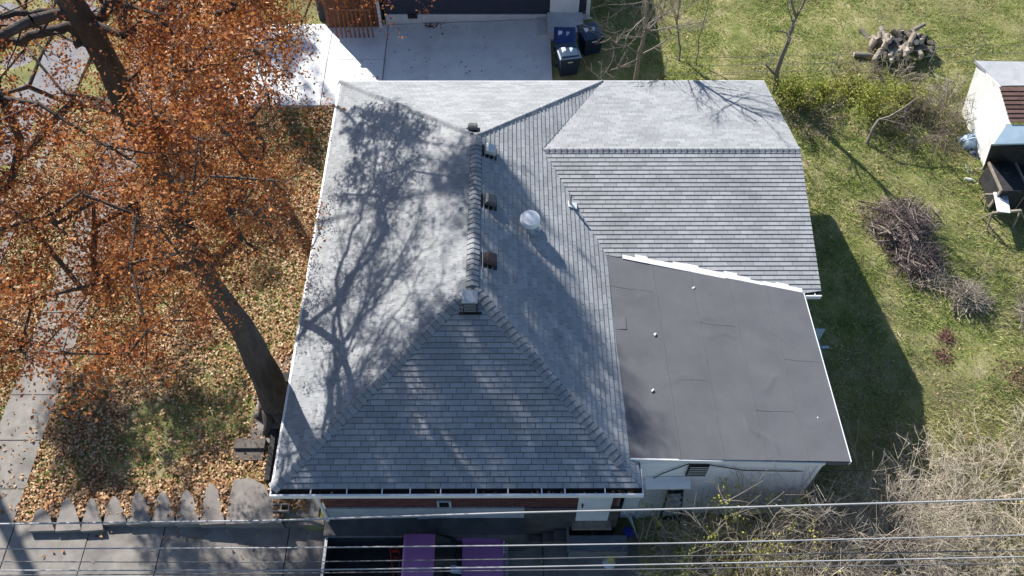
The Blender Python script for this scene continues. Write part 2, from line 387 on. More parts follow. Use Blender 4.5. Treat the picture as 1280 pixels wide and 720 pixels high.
rs_ = slope('right_roof_slope', None, [[R1, R2, FR, V2, V1], [R1, V1, BR]], FR, BR-FR, Vector((rx-xR, 0, zr-ZE)), cg=.006)
Uw = Vector((0, yB-py_, ZE-zp))
wf = slope('wing_front_slope', None, [[V1, V2, URf, Fc, Pk]], Vector((0, Fc.y, Fc.z)), Vector((1, 0, 0)), Vector((0, py_-Fc.y, zp-Fc.z)), cg=.006)
wb = slope('wing_back_slope', None, [[BR, V1, Pk, Bc]], Vector((8, yB, ZE)), Vector((-1, 0, 0)), Vector((0, py_-yB, zp-ZE)), cg=-.01)

# bent cap shingles along ridges and hips
def cap_mesh():
    w_, l = .135, .131; me = bpy.data.meshes.new('ridge_cap')
    vs = []
    for yy, h in ((0, .028), (l, .010)):
        vs += [(-w_, yy, h-.055), (-.02, yy, h+.012), (.02, yy, h+.012), (w_, yy, h-.055)]
    vs += [(-w_, 0, -.075), (-.02, 0, -.005), (.02, 0, -.005), (w_, 0, -.075)]
    me.from_pydata(vs, [], [(0, 1, 5, 4), (1, 2, 6, 5), (2, 3, 7, 6), (8, 9, 1, 0), (9, 10, 2, 1), (10, 11, 3, 2)]); me.materials.append(m_cap); return me
capm = cap_mesh()
def caps(A, B, step=.142, skip=0, flat=1.):
    d = (B-A); L_ = d.length; d.normalize(); A = A+Vector((0, 0, .004)); side = d.cross(Vector((0, 0, 1))).normalized(); up = side.cross(d)
    rot = Matrix((side, d, up)).transposed(); n = int((L_-.05)/step)
    g = MB(); g.add([q_+side*sg*w_*flat+up*h for q_ in (A, A+d*n*step) for sg, w_, h in ((-1, .14, -.03), (1, 0, .016), (1, .14, -.03))], [(0, 1, 4, 3), (1, 2, 5, 4)]); g.build('cap_joint_shade', m_deck, house)  # added dark strip; shows between the caps as their painted joint shadow
    for i in range(skip, n):
        o = link('ridge_cap', capm, house, A+d*(i*step)+up*.012-wloc(house), (rot @ Matrix.Rotation(random.uniform(-.03, .03), 3, 'Z')).to_euler())
        o.scale = (flat*random.uniform(.95, 1.05), 1, 1)
caps(FL, R2); caps(FR+(R2-FR)*.115, R2); caps(BL, R1, flat=.8); caps(BR, R1, flat=.8); caps(R2, R1); caps(Pk, V1+Vector((-.1, 0, 0)), .15, flat=.9)

# dark flashing triangle at the right end of the front eave, and the fascias
X2 = at(803, 611, ZE); mb = MB(); A_ = Vector((xR-.62, yF+.62*1.1, ZE+.24))
mb.prism([Vector((xR-.05, yF+.02, ZE-.03)), Vector((X2.x, yF+.02, ZE-.03)), Vector((X2.x, yF+.66, ZE-.02)), Vector((LLr.x-.02, yF+.66, ZE-.02))], (0, 0, -.05)); mb.build('corner_flashing', m_roll, house)
mb = MB(); mb.prism([FL+Vector((-.03, -.02, .012)), BL+Vector((-.03, .02, .012)), BL+Vector((0.02, 0, .03)), FL+Vector((0.02, 0, .03))], (0, 0, -.16)); mb.build('drip_edge', m_white, house)
mb = MB(); mb.bb(xL-.03, Bc.x, yB+.002, yB+.03, ZE-.14, ZE+.018); mb.build('drip_edge', m_white, house)
# gutter: dark trough, white lip, straps
X1 = X2.x
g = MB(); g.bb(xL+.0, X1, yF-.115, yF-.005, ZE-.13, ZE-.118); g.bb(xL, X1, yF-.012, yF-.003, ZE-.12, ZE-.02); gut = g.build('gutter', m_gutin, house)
g = MB(); g.bb(xL-.035, X1+.02, yF-.15, yF-.112, ZE-.14, ZE-.005); g.bb(xL-.035, xL-.005, yF-.112, yF, ZE-.13, ZE-.01); g.bb(X1, X1+.02, yF-.112, yF+.66, ZE-.13, ZE-.01); g.build('gutter_lip', m_white, gut)
for sx in (389, 434, 478, 513, 551, 595, 635, 677, 706, 756):
    xx = at(sx, 610, ZE).x; g = MB(); g.bb(xx-.012, xx+.012, yF-.118, yF+.03, ZE+.0, ZE+.012); g.build('hanger', m_white, gut)
g = MB()
for _ in range(60):
    xx = random.choice([random.uniform(-3.8, 2.4), random.gauss(2.2, .2)]); g.box((xx, yF-.06+random.uniform(-.03, .03), ZE-.10), (.05, .03, .015), Matrix.Rotation(random.uniform(0, 3), 3, 'Z'))
tag(g.build('gutter_debris', m_litter, gut), kind='stuff')

# low black roof: strips of rolled roofing with wrinkles
core = MB(); core.prism([V2, URf, LRf, LLr], (0, 0, -.14)); lowroof = core.build('low_roof', m_deck, house)
def lowpt(a, b):
    top = V2.lerp(URf, a); bot = LLr.lerp(LRf, a); return top.lerp(bot, b)
cuts = [0, .235, .43, .62, .81, 1.]
wr = [(.13, .22, 0., .16, .010), (.50, .36, 0.1, .22, .010), (.28, .62, 0., .14, .008), (.83, .33, 1.1, .15, .012), (.62, .88, 1.0, .2, .02), (.72, .60, -.5, .16, .010), (.45, .28, .1, .14, .01), (.35, .8, 1.2, .2, .006), (.9, .8, .2, .12, .006)]
for i in range(5):
    a0, a1 = cuts[i]-(.012 if i else 0), cuts[i+1]; nu, nv = 26, 70; vs = []
    for k in range(nv+1):
        for j in range(nu+1):
            a = a0+(a1-a0)*j/nu; b = k/nv; p = lowpt(a, b)
            h = .006+.009*i+.0018*math.sin(17*a+9*b)*math.sin(23*b+5*a)
            for (wa, wb_, th, ln, am) in wr:
                du = (a-wa)*1.0; dv = (b-wb_)*1.0; s_ = du*math.cos(th)+dv*math.sin(th); t_ = -du*math.sin(th)+dv*math.cos(th)+.02*math.sin(s_*28)
                h += am*1.3*math.exp(-(t_/.007)**2)*math.exp(-(s_/(ln*.5))**4)
            if j == nu: h += .003
            vs.append(p+NF*h)
    n1 = nu+1; F = np.array([(k*n1+j, k*n1+j+1, (k+1)*n1+j+1, (k+1)*n1+j) for k in range(nv) for j in range(nu)])
    o = np_mesh('roofing_strip', np.array([tuple(v) for v in vs]), F, m_roll, lowroof, True)
# white bits left on it
for (a, b) in ((818, 419), (815, 489), (1020, 524), (892, 339), (807, 312), (866, 361)):
    p = plane_hit(a, b, V2, NF); g = MB(); g.box(p+NF*.03, (.05, .03, .02), Matrix.Rotation(random.random()*3, 3, 'Z')); g.box(p+NF*.035+Vector((.025, .02, 0)), (.02, .03, .025)); g.build('caulk_blob', m_flash, lowroof)
# patch outline
p0 = plane_hit(767, 396, V2, NF); p1 = plane_hit(783, 412, V2, NF)
g = MB(); g.bb(p0.x, p1.x+.0, p1.y, p0.y, min(p0.z, p1.z)+.0, max(p0.z, p1.z)+.006); g.build('patch', m_roll, lowroof)
for a in cuts[1:-1]:
    g = MB(); pp_ = [lowpt(a+.002*math.sin(k*2.1), k/14)+NF*(.006+.009*cuts.index(a)+.005) for k in range(15)]; g.tube(pp_, .006, 4); g.build('seam', m_seam, lowroof)
for (i_, (a0, a1, b0_)) in enumerate(((0.0, .235, .17), (.235, .43, .62), (.43, .62, .30), (.62, .81, .75), (.81, 1., .45))):
    g = MB(); pp_ = [lowpt(a0+(a1-a0)*k/6, b0_+.004*math.sin(k))+NF*(.006+.009*i_+.002) for k in range(7)]; g.tube(pp_, .005, 4); g.build('seam', m_seam, lowroof)
# metal edging on the right rake
g = MB(); g.prism([URf+NF*.03, LRf+NF*.03, LRf+NF*.03+Vector((.035, 0, 0)), URf+NF*.03+Vector((.035, 0, 0))], (0, 0, -.13)); g.build('drip_edge', m_white, house)
n = 60
# step flashing along the join with the wing slope
A_, B_ = V2.lerp(URf, .085), URf
Uw2 = Vector((0, py_-Fc.y, zp-Fc.z)).normalized(); NW = NWf.normalized() if NWf.z > 0 else -NWf.normalized()
ns = 14
for i in range(ns):
    a = A_.lerp(B_, i/ns); b = A_.lerp(B_, (i+1)/ns); wdt = .12+.035*math.sin(i*1.7)+(.03 if 2 < i < 9 else 0)
    if i == 0: wdt = .08
    q4 = [a+NW*.03, b+NW*.03, b+Uw2*wdt+NW*.022, a+Uw2*wdt+NW*.022]
    g = MB(); g.prism([v+Vector((0, -.02, 0)) if k < 2 else v for k, v in enumerate(q4)], (0, 0, -.012)); g.build('step_flashing', m_flash, house)

# walls
yW = yF+.32; xWl = at(410, 632, 1.5).x
zb_brick = 1.75
def zwall(pxx, pyy, Y):
    return atY(pxx, pyy, Y).z
zf1 = zwall(560, 634, yW); zf0 = zwall(560, 645, yW)
xWl = atY(400, 620, yW).x
w1 = MB(); w1.bb(xWl, X1-.25, yW+.02, yW+.25, zf1-.1, ZE-.08); w1.bb(xWl, xWl+.25, yW+.25, yB-.35, -.7, ZE-.08); w1.bb(xWl, Bc.x-.35, yB-.6, yB-.35, -.5, ZE-.08); w1.bb(Bc.x-.45, Bc.x-.25, URf.y+.3, yB-.35, -.5, ZE-.05)
bw = w1.build('brick_wall', m_mortar, house)
g = MB(); z = zf1; rown = 0
while z < ZE-.12:
    x = xWl-(.1 if rown % 2 else 0)
    while x < X1-.4:
        x0 = max(x, xWl-.01); g.bb(x0+.005, min(x+.195, X1-.3), yW, yW+.05, z+.005, z+.065); x += .205
    z += .075; rown += 1
tag(g.build('brickwork', m_brick, bw), kind='stuff')
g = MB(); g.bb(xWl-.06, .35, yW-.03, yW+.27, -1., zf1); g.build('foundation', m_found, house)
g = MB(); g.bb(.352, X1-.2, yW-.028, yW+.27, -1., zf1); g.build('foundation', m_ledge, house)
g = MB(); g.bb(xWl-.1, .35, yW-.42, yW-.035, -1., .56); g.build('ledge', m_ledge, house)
# basement window in the brick band and front door
wz = zwall(563, 618, yW); wx0, wx1 = atY(545, 622, yW).x, atY(563, 622, yW).x
g = MB(); g.bb(wx0, wx1, yW-.035, yW+.02, zf1+.06, zf1+.42); wi = g.build('window', m_found, house)
g = MB(); g.bb(wx0+.05, wx1-.05, yW-.045, yW-.036, zf1+.11, zf1+.37); g.build('pane', m_glass, wi)
dx0, dx1 = atY(725, 615, yW).x, atY(768, 615, yW).x
g = MB(); g.bb(dx0, dx1, yW-.03, yW+.03, .35, 2.4); dr = g.build('door', m_door, house)
g = MB(); g.bb(dx0+.08, dx0+.11, yW-.09, yW-.03, 1.3, 1.42); g.build('handle', m_black, dr)
g = MB(); g.bb(dx0-.08, dx1+.08, yW-.22, yW-.005, .28, .36); g.build('door_sill', m_wood, house)
# downspout at the left corner
g = MB(); g.tube([(xWl-.02, yF-.06, ZE-.12), (xWl-.02, yF-.06, ZE-.3), (xWl-.03, yW-.08, ZE-.75), (xWl-.03, yW-.08, -.5)], .035, 6); g.build('downspout', m_white, house)
# siding addition
yA = 7.16; xa0 = X1-.05; xa1 = atY(1025, 582, yA).x; zgr = -.75
w2 = MB(); w2.bb(xa0, xa1, yA+.03, yA+.2, zgr-.1, LRf.z-.16); w2.bb(xa1-.17, xa1, yA+.2, 11.6, zgr-.1, LRf.z-.16); sw_ = w2.build('siding_wall', m_found, house)
z = zgr
def low_z(x, y):
    return V2.z-((x-V2.x)*NF.x+(y-V2.y)*NF.y)/NF.z
while z < LRf.z-.17:
    h = min(.105, LRf.z-.165-z)  # boards stop short; the grey strip between them mimics lap shade
    g = MB(); g.add([(xa0, yA-.0, z), (xa1, yA-.0, z), (xa1, yA+.028, z+h), (xa0, yA+.028, z+h), (xa0, yA+.03, z), (xa1, yA+.03, z)], [(0, 1, 2, 3), (0, 4, 5, 1)])
    g.build('siding_board', m_siding, sw_); z += .115
g = MB(); g.add([(xa0, yA+.027, LRf.z-.17), (xa1, yA+.027, LRf.z-.17), (xa1, yA+.027, low_z(xa1, yA)-.1), (xa0, yA+.027, low_z(xa0, yA)-.1)], [(0, 1, 2, 3)]); g.build('siding_board', m_siding, sw_)
g = MB(); g.prism([LLr+NF*.0+Vector((.05, -.025, -.12)), Vector((xa1+.02, LRf.y-.025, LRf.z-.12)), Vector((xa1+.02, LRf.y-.025, LRf.z+.01)), LLr+Vector((.05, -.025, .01))], (0, .03, 0)); g.build('fascia_board', m_white, house)
g = MB(); g.bb(xa1-.05, xa1+.03, yA-.03, yA+.05, zgr, LRf.z-.16); g.build('corner_board', m_siding, house)
va, vb = atY(862, 582, yA-.04), atY(881, 595, yA-.04)
g = MB(); g.bb(va.x, vb.x, yA-.05, yA-.005, vb.z, va.z); lv = g.build('louvre_vent', m_black, house)
for k in range(6):
    zz = vb.z+(va.z-vb.z)*(k+.5)/6; g = MB(); g.box(((va.x+vb.x)/2, yA-.06, zz), (vb.x-va.x-.03, .03, .015), Matrix.Rotation(-.6, 3, 'X')); g.build('slat', m_galv, lv)
# rear window right of shaded gap and awning-like bulkhead door
b0 = atY(807, 597, yA-.02); b1 = atY(863, 597, yA-.02); zt_ = b0.z
bk = MB(); bk.prism([(b0.x, yA-.002, zt_), (b1.x, yA-.002, zt_), (b1.x, yA-.22, zt_-.12), (b0.x, yA-.22, zt_-.12)], (0, 0, -.04)); awn = bk.build('door_hood', m_siding, house)
bk = MB(); bk.bb(b0.x+.05, b1.x-.1, yA-.05, yA-.003, -.5, zt_-.16); bk.build('door', m_paled, house)
g = MB()
p = [atY(905-300+200, 0, yA)]
def wallpt(a, b, d=.03): return atY(a, b, yA-d)
g.tube([wallpt(808, 628), wallpt(817, 598), wallpt(828, 592), wallpt(862, 579.5)], .012, 5); g.tube([wallpt(880, 580), wallpt(930, 588), wallpt(990, 589), at(1062, 588, 1.8), at(1100, 588, 1.2)], .012, 5); g.build('service_cable', m_black, house)
# roof things
def on_plane(x, y, P0, N_): return plane_hit(x, y, P0, N_)
NL_ = (FL-BL).cross(R1-BL); NFr = (FR-FL).cross(R2-FL); NB_ = (BL-BR).cross(R1-BR)
def box_vent(base, N_, size, h, m=m_galv, rot=0., mtop=None, hood=True):
    N_ = N_.normalized(); N_ = N_ if N_.z > 0 else -N_
    e = Vector((0, 0, 1)).cross(N_).normalized(); u = N_.cross(e)
    rm = Matrix((e, u, N_)).transposed() @ Matrix.Rotation(rot, 3, 'Z')
    g = MB(); g.box(base+N_*.012, (size*1.45, size*1.45, .014), rm); g.box(base+N_*h*.4, (size*.8, size*.8, h*.8), rm); v = g.build('box_vent', m_black, house)
    g = MB(); s_ = size/2
    t = [rm @ Vector(q3)+base for q3 in ((-s_, -s_, h*.62), (s_, -s_, h*.62), (s_, s_, h*.78), (-s_, s_, h*.78), (-s_*.8, -s_*.8, h), (s_*.8, -s_*.8, h), (s_*.8, s_*.7, h), (-s_*.8, s_*.7, h), (-s_, -s_, h*.35), (s_, -s_, h*.35), (s_, s_, h*.35), (-s_, s_, h*.35))]
    g.add(t, [(4, 5, 6, 7), (0, 1, 5, 4), (1, 2, 6, 5), (2, 3, 7, 6), (3, 0, 4, 7), (8, 9, 1, 0), (9, 10, 2, 1), (10, 11, 3, 2), (11, 8, 0, 3)])
    g.build('hood', m if mtop is None else mtop, v)
m_hood = M('vent_hood', [(.10, .10, .11), (.15, .15, .16)], .5, 9, metal=.2)
m_hood2 = M('rusty_vent_hood', [(.09, .06, .06), (.14, .10, .09)], .6, 12, metal=.2)
m_hoodl = M('pale_vent_hood', [(.42, .44, .45), (.55, .57, .58)], .4, 9, metal=.3)
box_vent(on_plane(611, 191, R1, NR), NR, .27, .20, mtop=m_hoodl)
box_vent(on_plane(611, 254, R1, NR), NR, .27, .20, mtop=m_hood)
box_vent(on_plane(611, 327, R1, NR), NR, .27, .20, mtop=m_hood2)
box_vent(on_plane(591, 163, R1, NB_), NB_, .24, .16, mtop=m_hood)
# tall flue cap on the front hip slope
fb = on_plane(588, 384, R2, NFr); g = MB(); g.bb(fb.x-.15, fb.x+.15, fb.y-.12, fb.y+.16, fb.z-.1, fb.z+.34); g.bb(fb.x-.24, fb.x+.24, fb.y-.17, fb.y-.12, fb.z-.03, fb.z+.0); fl = g.build('flue', m_black, house)
g = MB(); g.bb(fb.x-.165, fb.x+.165, fb.y-.14, fb.y+.18, fb.z+.34, fb.z+.375); g.build('flue_cap', m_hoodl, fl)
for k in range(5):
    g = MB(); g.bb(fb.x-.13, fb.x+.13, fb.y-.14, fb.y-.121, fb.z+.03+k*.06, fb.z+.05+k*.06); g.build('slat', m_galv, fl)
# round white dome vent
tb = on_plane(662, 285, R1, NR); hN = Vector((0, 0, 1))
def lathe(g, c, prof, n=28, tilt=None):
    vs = []; 
    for (r_, h) in prof:
        for k in range(n):
            v = Vector((r_*math.cos(2*math.pi*k/n), r_*math.sin(2*math.pi*k/n), h))
            if tilt is not None: v = tilt @ v
            vs.append(v+c)
    m_ = len(prof); g.add(vs, [(i*n+k, i*n+(k+1) % n, (i+1)*n+(k+1) % n, (i+1)*n+k) for i in range(m_-1) for k in range(n)]+[tuple(range((m_-1)*n, m_*n))])
tl = Matrix.Rotation(.12, 3, 'Y') @ Matrix.Rotation(.1, 3, 'X')
g = MB(); lathe(g, tb, [(.27, .0), (.16, .02), (.14, .18)]); g.bb(tb.x+.17, tb.x+.20, tb.y-.12, tb.y-.09, tb.z-.15, tb.z+.2); dv = g.build('dome_vent', m_galv, house, True)
g = MB(); lathe(g, tb+Vector((0, 0, .24)), [(.225, 0), (.235, .03), (.235, .10), (.21, .15), (.10, .175), (.02, .18)], tilt=tl); g.build('dome', m_flash, dv, False)
pb = on_plane(713, 256, R1, NR); g = MB(); g.tube([pb, pb+Vector((0, 0, .34))], .035, 10); vp = g.build('vent_pipe', m_galv, house, True)
g = MB(); g.box(pb+Vector((.05, -.02, .02)), (.22, .18, .02), Matrix.Rotation(.4, 3, 'Y')); g.build('pipe_flashing', m_white, vp)
g = MB(); g.tube([pb+Vector((0, 0, .341)), pb+Vector((0, 0, .346))], .027, 10); g.build('pipe_mouth', m_black, vp)
# small box eave return at the wing corner
g = MB(); g.bb(URf.x+.0, Fc.x-.02, Fc.y-.1, Fc.y-.02, Fc.z-.14, Fc.z-.03); wg = g.build('wing_gutter', m_gutin, house)
g = MB(); g.bb(URf.x+.0, Fc.x-.0, Fc.y-.13, Fc.y-.1, Fc.z-.15, Fc.z-.03); g.bb((URf.x+Fc.x)/2+.06, (URf.x+Fc.x)/2+.085, Fc.y-.1, Fc.y, Fc.z-.03, Fc.z-.02); g.build('gutter_lip', m_white, wg)
g = MB(); g.prism([Bc+Vector((0, 0, -.0)), Pk, Fc, Fc+Vector((0, 0, -.15)), Pk+Vector((0, 0, -.15)), Bc+Vector((0, 0, -.15))], (-.025, 0, 0)); g.build('rake_board', m_siding, house)
g = MB(); g.prism([(Bc.x-.3, yB-.35, -.5), (Bc.x-.3, py_, -.5), (Bc.x-.3, Fc.y+.3, -.5), (Bc.x-.3, Fc.y+.3, Fc.z-.05), (Bc.x-.3, py_, zp-.12), (Bc.x-.3, yB-.35, ZE-.05)], (.02, 0, 0)); g.build('gable_wall', m_siding, house)

# ------------------------------------------------------------------ neighbour's house and its yard
Yn = 24.36; gn = .47
nb = empty('house', (0, 26, gn), 'navy house with pale foundation and white door behind the shaded concrete pad', 'house')
nxl, nxr = -4.15, atY(735, 10, Yn).x; zfn = zwall(560, 17, Yn)
g = MB(); g.bb(nxl, nxr, Yn+.02, 34, gn-.1, 3.2); g.bb(-6.55, nxl, 24.7, 34, gn-.1, 3.6); wl = g.build('wall', m_navy, nb)
z = zfn
while z < 3.2:
    g = MB(); g.add([(nxl, Yn-.015, z), (nxr, Yn-.015, z), (nxr, Yn+.015, z+.15), (nxl, Yn+.015, z+.15), (nxl, Yn+.018, z), (nxr, Yn+.018, z)], [(0, 1, 2, 3), (0, 4, 5, 1)]); g.build('siding_board', m_navy, wl); z += .15
m_nf = M('pale_foundation', [(.50, .52, .55), (.60, .62, .65)], .85, 3, .2, 50)
g = MB(); g.bb(nxl-.03, nxr+.01, Yn-.05, Yn+.015, gn-.1, zfn-.003); g.build('foundation', m_nf, nb)
a = atY(515, 14, Yn-.06); g = MB(); g.bb(a.x-.16, a.x+.16, Yn-.09, Yn-.051, zfn-.14, zfn+.02); g.build('foundation_vent', m_black, nb)
d0, d1 = atY(690, 8, Yn).x, atY(721, 8, Yn).x
g = MB(); g.bb(d0-.07, d1+.07, Yn-.05, Yn-.018, zfn-.35, zfn+2.1); db = g.build('door_frame', m_white, nb)
g = MB(); g.bb(d0, d1, Yn-.07, Yn-.051, zfn-.3, zfn+2.0); g.build('door', m_door, nb)
g = MB(); g.tube([(nxr+.03, Yn+.1, 3.1), (nxr+.03, Yn-.02, .8), at(748, 24, gn+.1)], .04, 6); g.build('downspout', m_white, nb)
g = MB(); g.bb(nxr-.06, nxr+.035, Yn-.04, Yn+.1, gn, 3.2); g.build('corner_board', m_white, nb)
ze_ = 3.25
g = MB(); rv = [Vector((-4.4, Yn-.6, ze_)), Vector((nxr+.35, Yn-.6, ze_)), Vector((nxr+.35, 34.3, ze_)), Vector((-4.4, 34.3, ze_)), Vector((-.6, 28, 5)), Vector((-.6, 31, 5))]
g.add(rv+[v+Vector((0, 0, -.15)) for v in rv[:4]], [(0, 1, 4), (1, 2, 5, 4), (2, 3, 5), (3, 0, 4, 5), (6, 7, 1, 0), (7, 8, 2, 1), (8, 9, 3, 2), (9, 6, 0, 3), (9, 8, 7, 6)]); g.build('roof', m_darkroof, nb)
g = MB(); rv = [Vector((-6.7, 24.5, 3.65)), Vector((-4.0, 24.5, 3.65)), Vector((-4.0, 34.3, 3.65)), Vector((-6.7, 34.3, 3.65)), Vector((-5.3, 26, 4.2)), Vector((-5.3, 31, 4.2))]
g.add(rv, [(0, 1, 4), (1, 2, 5, 4), (2, 3, 5), (3, 0, 4, 5)]); g.build('roof', m_darkroof, nb)
st = empty('porch_steps', (1.2, 23.9, gn), 'pale concrete landing with two side steps below the white door', 'steps')
def step_px(name, x0, x1, y0, y1, z, m=m_conc2):
    a = at(x0, y1, z); b = at(x1, y1, z); c = at(x0, y0, z); g = MB(); g.bb(a.x, b.x, a.y, max(c.y, a.y+.2), gn-.1 if z > .3 else -.9, z); return g.build(name, m, st)
a = at(685, 40, 1.05); b = at(730, 40, 1.05)
g = MB(); g.bb(a.x, b.x, a.y, Yn-.06, gn-.1, 1.05); g.build('landing', m_nf, st)
g = MB(); g.bb(a.x-.32, a.x-.005, a.y+.1, Yn-.06, gn-.1, .86); g.build('step', m_nf, st)
g = MB(); g.bb(a.x-.66, a.x-.325, a.y+.02, Yn-.06, gn-.1, .68); g.build('step', m_nf, st)
# leaf piles against the foundation
for (x0, x1, y0, y1, lab) in ((530, 575, 27, 36, 'long heap of brown leaves against the pale foundation'), (650, 660, 24, 36, 'small heap of brown leaves beside the side steps')):
    a, b = at(x0, y1, .6), at(x1, y0, .6); n = 260; C = np.c_[rng.uniform(a.x, b.x, n), rng.uniform(a.y, min(b.y, Yn-.06), n), rng.uniform(.54, .62, n)]
    def _later(C=C, lab=lab): pass
    globals().setdefault('PILES', []).append((C, lab))
# brown board fence
f0, f1 = at(409, 36, .5), at(475, 34, .5)
fn = empty('board_fence', (f0.x, f0.y, .5), 'reddish brown board fence under the oak leaves beside the navy house', 'fence')
x = f0.x; Yf = 24.2
while x < f1.x:
    g = MB(); g.bb(x+.006, x+.134, Yf-.012+random.uniform(-.005, .005), Yf+.012, .5, 2.15+random.uniform(-.02, .02)); g.build('board', m_fence, fn); x += .14
for zz in (.8, 1.8): g = MB(); g.bb(f0.x, f1.x, Yf+.014, Yf+.06, zz, zz+.09); g.build('rail', m_fence, fn)
g = MB(); g.bb(f1.x, f1.x+.09, Yf-.05, Yf+.05, .45, 2.4); g.build('post', m_white, fn)
# slatted gate panel whose shadow stripes the drive
lg = empty('slatted_rail', (-4.9, 23.6, .6), 'slatted rail at the corner of the navy house casting striped shade', 'railing')
for k in range(9):
    g = MB(); g.box((-5.75+k*.15, 23.55, 1.15+.0), (.05, .03, 1.1)); g.build('slat', m_fence, lg)
g = MB(); g.bb(-5.85, -4.5, 23.53, 23.57, 1.68, 1.75); g.build('rail', m_fence, lg)

# wheelie bins
def make_bin(label, mb_, ml_, flat=False):
    r = empty('wheelie_bin', (0, 0, 0), label, 'bin', 'bins beside the porch landing')
    g = MB(); a = [(-.25, -.27, .06), (.25, -.27, .06), (.25, .22, .06), (-.25, .22, .06)]; b = [(-.32, -.40, 1.0), (.32, -.40, 1.0), (.32, .34, 1.0), (-.32, .34, 1.0)]
    g.add(a+b, [(0, 1, 2, 3), (4, 5, 6, 7)]+[(k, (k+1) % 4, 4+(k+1) % 4, 4+k) for k in range(4)]); g.build('body', mb_, r)
    g = MB()
    for (w1_, l0, l1, h) in ((.345, -.43, .37, 1.005), (.35, -.435, .375, 1.04)): pass
    lay = [(.345, -.43, .37, 1.003), (.35, -.435, .375, 1.035), (.30, -.37, .31, 1.05), (.27, -.33, .27, 1.085), (.12, -.2, .1, 1.095)]
    vs = []
    for (w_, l0, l1, h) in lay: vs += [(-w_, l0, h), (w_, l0, h), (w_, l1, h), (-w_, l1, h)]
    fs_ = [(0, 1, 2, 3), (16, 17, 18, 19)]+[(4*i+k, 4*i+(k+1) % 4, 4*i+4+(k+1) % 4, 4*i+4+k) for i in range(4) for k in range(4)]
    g.add(vs, fs_); lid = g.build('lid', ml_, r)
    g = MB(); g.box((-.15, -.05, 1.094), (.13, .26, .006), Matrix.Rotation(.1, 3, 'X')); g.build('sticker', m_label, lid)
    g = MB(); g.box((.07, -.04, 1.093), (.05, .20, .008)); g.box((.12, 0, 1.093), (.05, .12, .008)); g.build('emblem', m_pblue, lid)
    g = MB(); g.tube([(-.22, .40, .98), (.22, .40, .98)], .018, 6); g.bb(-.24, -.20, .33, .41, .94, 1.0); g.bb(.20, .24, .33, .41, .94, 1.0); g.build('handle', m_black, r)
    for sx in (-.29, .29):
        g = MB(); g.tube([(sx-.03, .27, .13), (sx+.03, .27, .13)], .13, 14); g.build('wheel', m_black, r)
    g = MB(); g.bb(-.08, .08, -.405, -.385, .86, .885); g.build('front_label', m_label, r)
    return r
def bin_at(r, a, b, rz, tilt=0):
    p = at(a, b, 1.5); r.location = (p.x, p.y, gn); r.rotation_euler = (tilt, 0, rz)
b1_ = make_bin('blue bin with bright blue lid nearest the porch landing', m_binb, m_binb); bin_at(b1_, 706, 43, -.03)
b2_ = make_bin('dark bin with slate lid in front of the bright blue bin', m_bin, m_lid); bin_at(b2_, 710, 63, .18)
b3_ = copy_tree(b2_); b3_['label'] = 'dark bin with slate lid right of the bright blue bin, by the downspout'; bin_at(b3_, 738, 38, .32)

# ------------------------------------------------------------------ trees
def grow(g, p, d, L_, r_, depth, spread=.5, n=5, up=.1, minr=.004, curve=.25):
    pts = [Vector(p)]; rr = [r_]; d = Vector(d).normalized()
    for i in range(n):
        d = (d+Vector([random.gauss(0, curve*.35) for _ in range(3)])+Vector((0, 0, up*.3))).normalized()
        pts.append(pts[-1]+d*L_/n); rr.append(max(minr, r_*(1-.75*(i+1)/n)))
    g.tube(pts, rr, 5 if r_ > .02 else 3, cap=False)
    if depth > 0:
        k = random.randint(3, 5)
        for j in range(k):
            t = random.uniform(.25, 1.); i = min(int(t*n), n-1); q_ = pts[i].lerp(pts[i+1], t*n-i)
            dd = (d+Vector([random.gauss(0, spread) for _ in range(3)])).normalized()
            grow(g, q_, dd, L_*random.uniform(.4, .65), max(minr, rr[i]*.6), depth-1, spread, max(3, n-1), up, minr, curve)
def leaves_mesh(name, C, size, m, parent, jit=.35, aspect=.62, flat=0.):
    """small pointed leaf faces at centres C"""
    n = len(C); C = np.asarray(C); s = size*(1+jit*rng.uniform(-1, 1, n))[:, None]
    a = rng.normal(size=(n, 3)); a[:, 2] *= (1-flat); a /= np.linalg.norm(a, axis=1)[:, None]
    b = rng.normal(size=(n, 3)); b[:, 2] *= (1-flat); b -= a*(a*b).sum(1)[:, None]; b /= np.linalg.norm(b, axis=1)[:, None]
    c = np.cross(a, b)
    V = np.stack([C-a*s*.5, C-a*s*.05+b*s*aspect*.5+c*s*.08, C+a*s*.5, C-a*s*.05-b*s*aspect*.5+c*s*.08], 1).reshape(-1, 3)
    F = np.arange(4*n).reshape(n, 4); o = np_mesh(name, V, F, m, parent)
    return o
def litter(name, C, size, m, parent=None, tilt=.35):
    n = len(C); th = rng.uniform(0, 6.28, n); s = size*rng.uniform(.6, 1.4, n)
    a = np.c_[np.cos(th), np.sin(th), rng.normal(0, tilt, n)]; b = np.c_[-np.sin(th), np.cos(th), rng.normal(0, tilt, n)]
    s = s[:, None]; up_ = np.array([0, 0, 1.])*s*rng.uniform(0, .5, (n, 1))
    V = np.stack([C-a*s*.5, C+b*s*.32+up_, C+a*s*.5, C-b*s*.32+up_], 1).reshape(-1, 3)
    return np_mesh(name, V, np.arange(4*n).reshape(n, 4), m, parent)

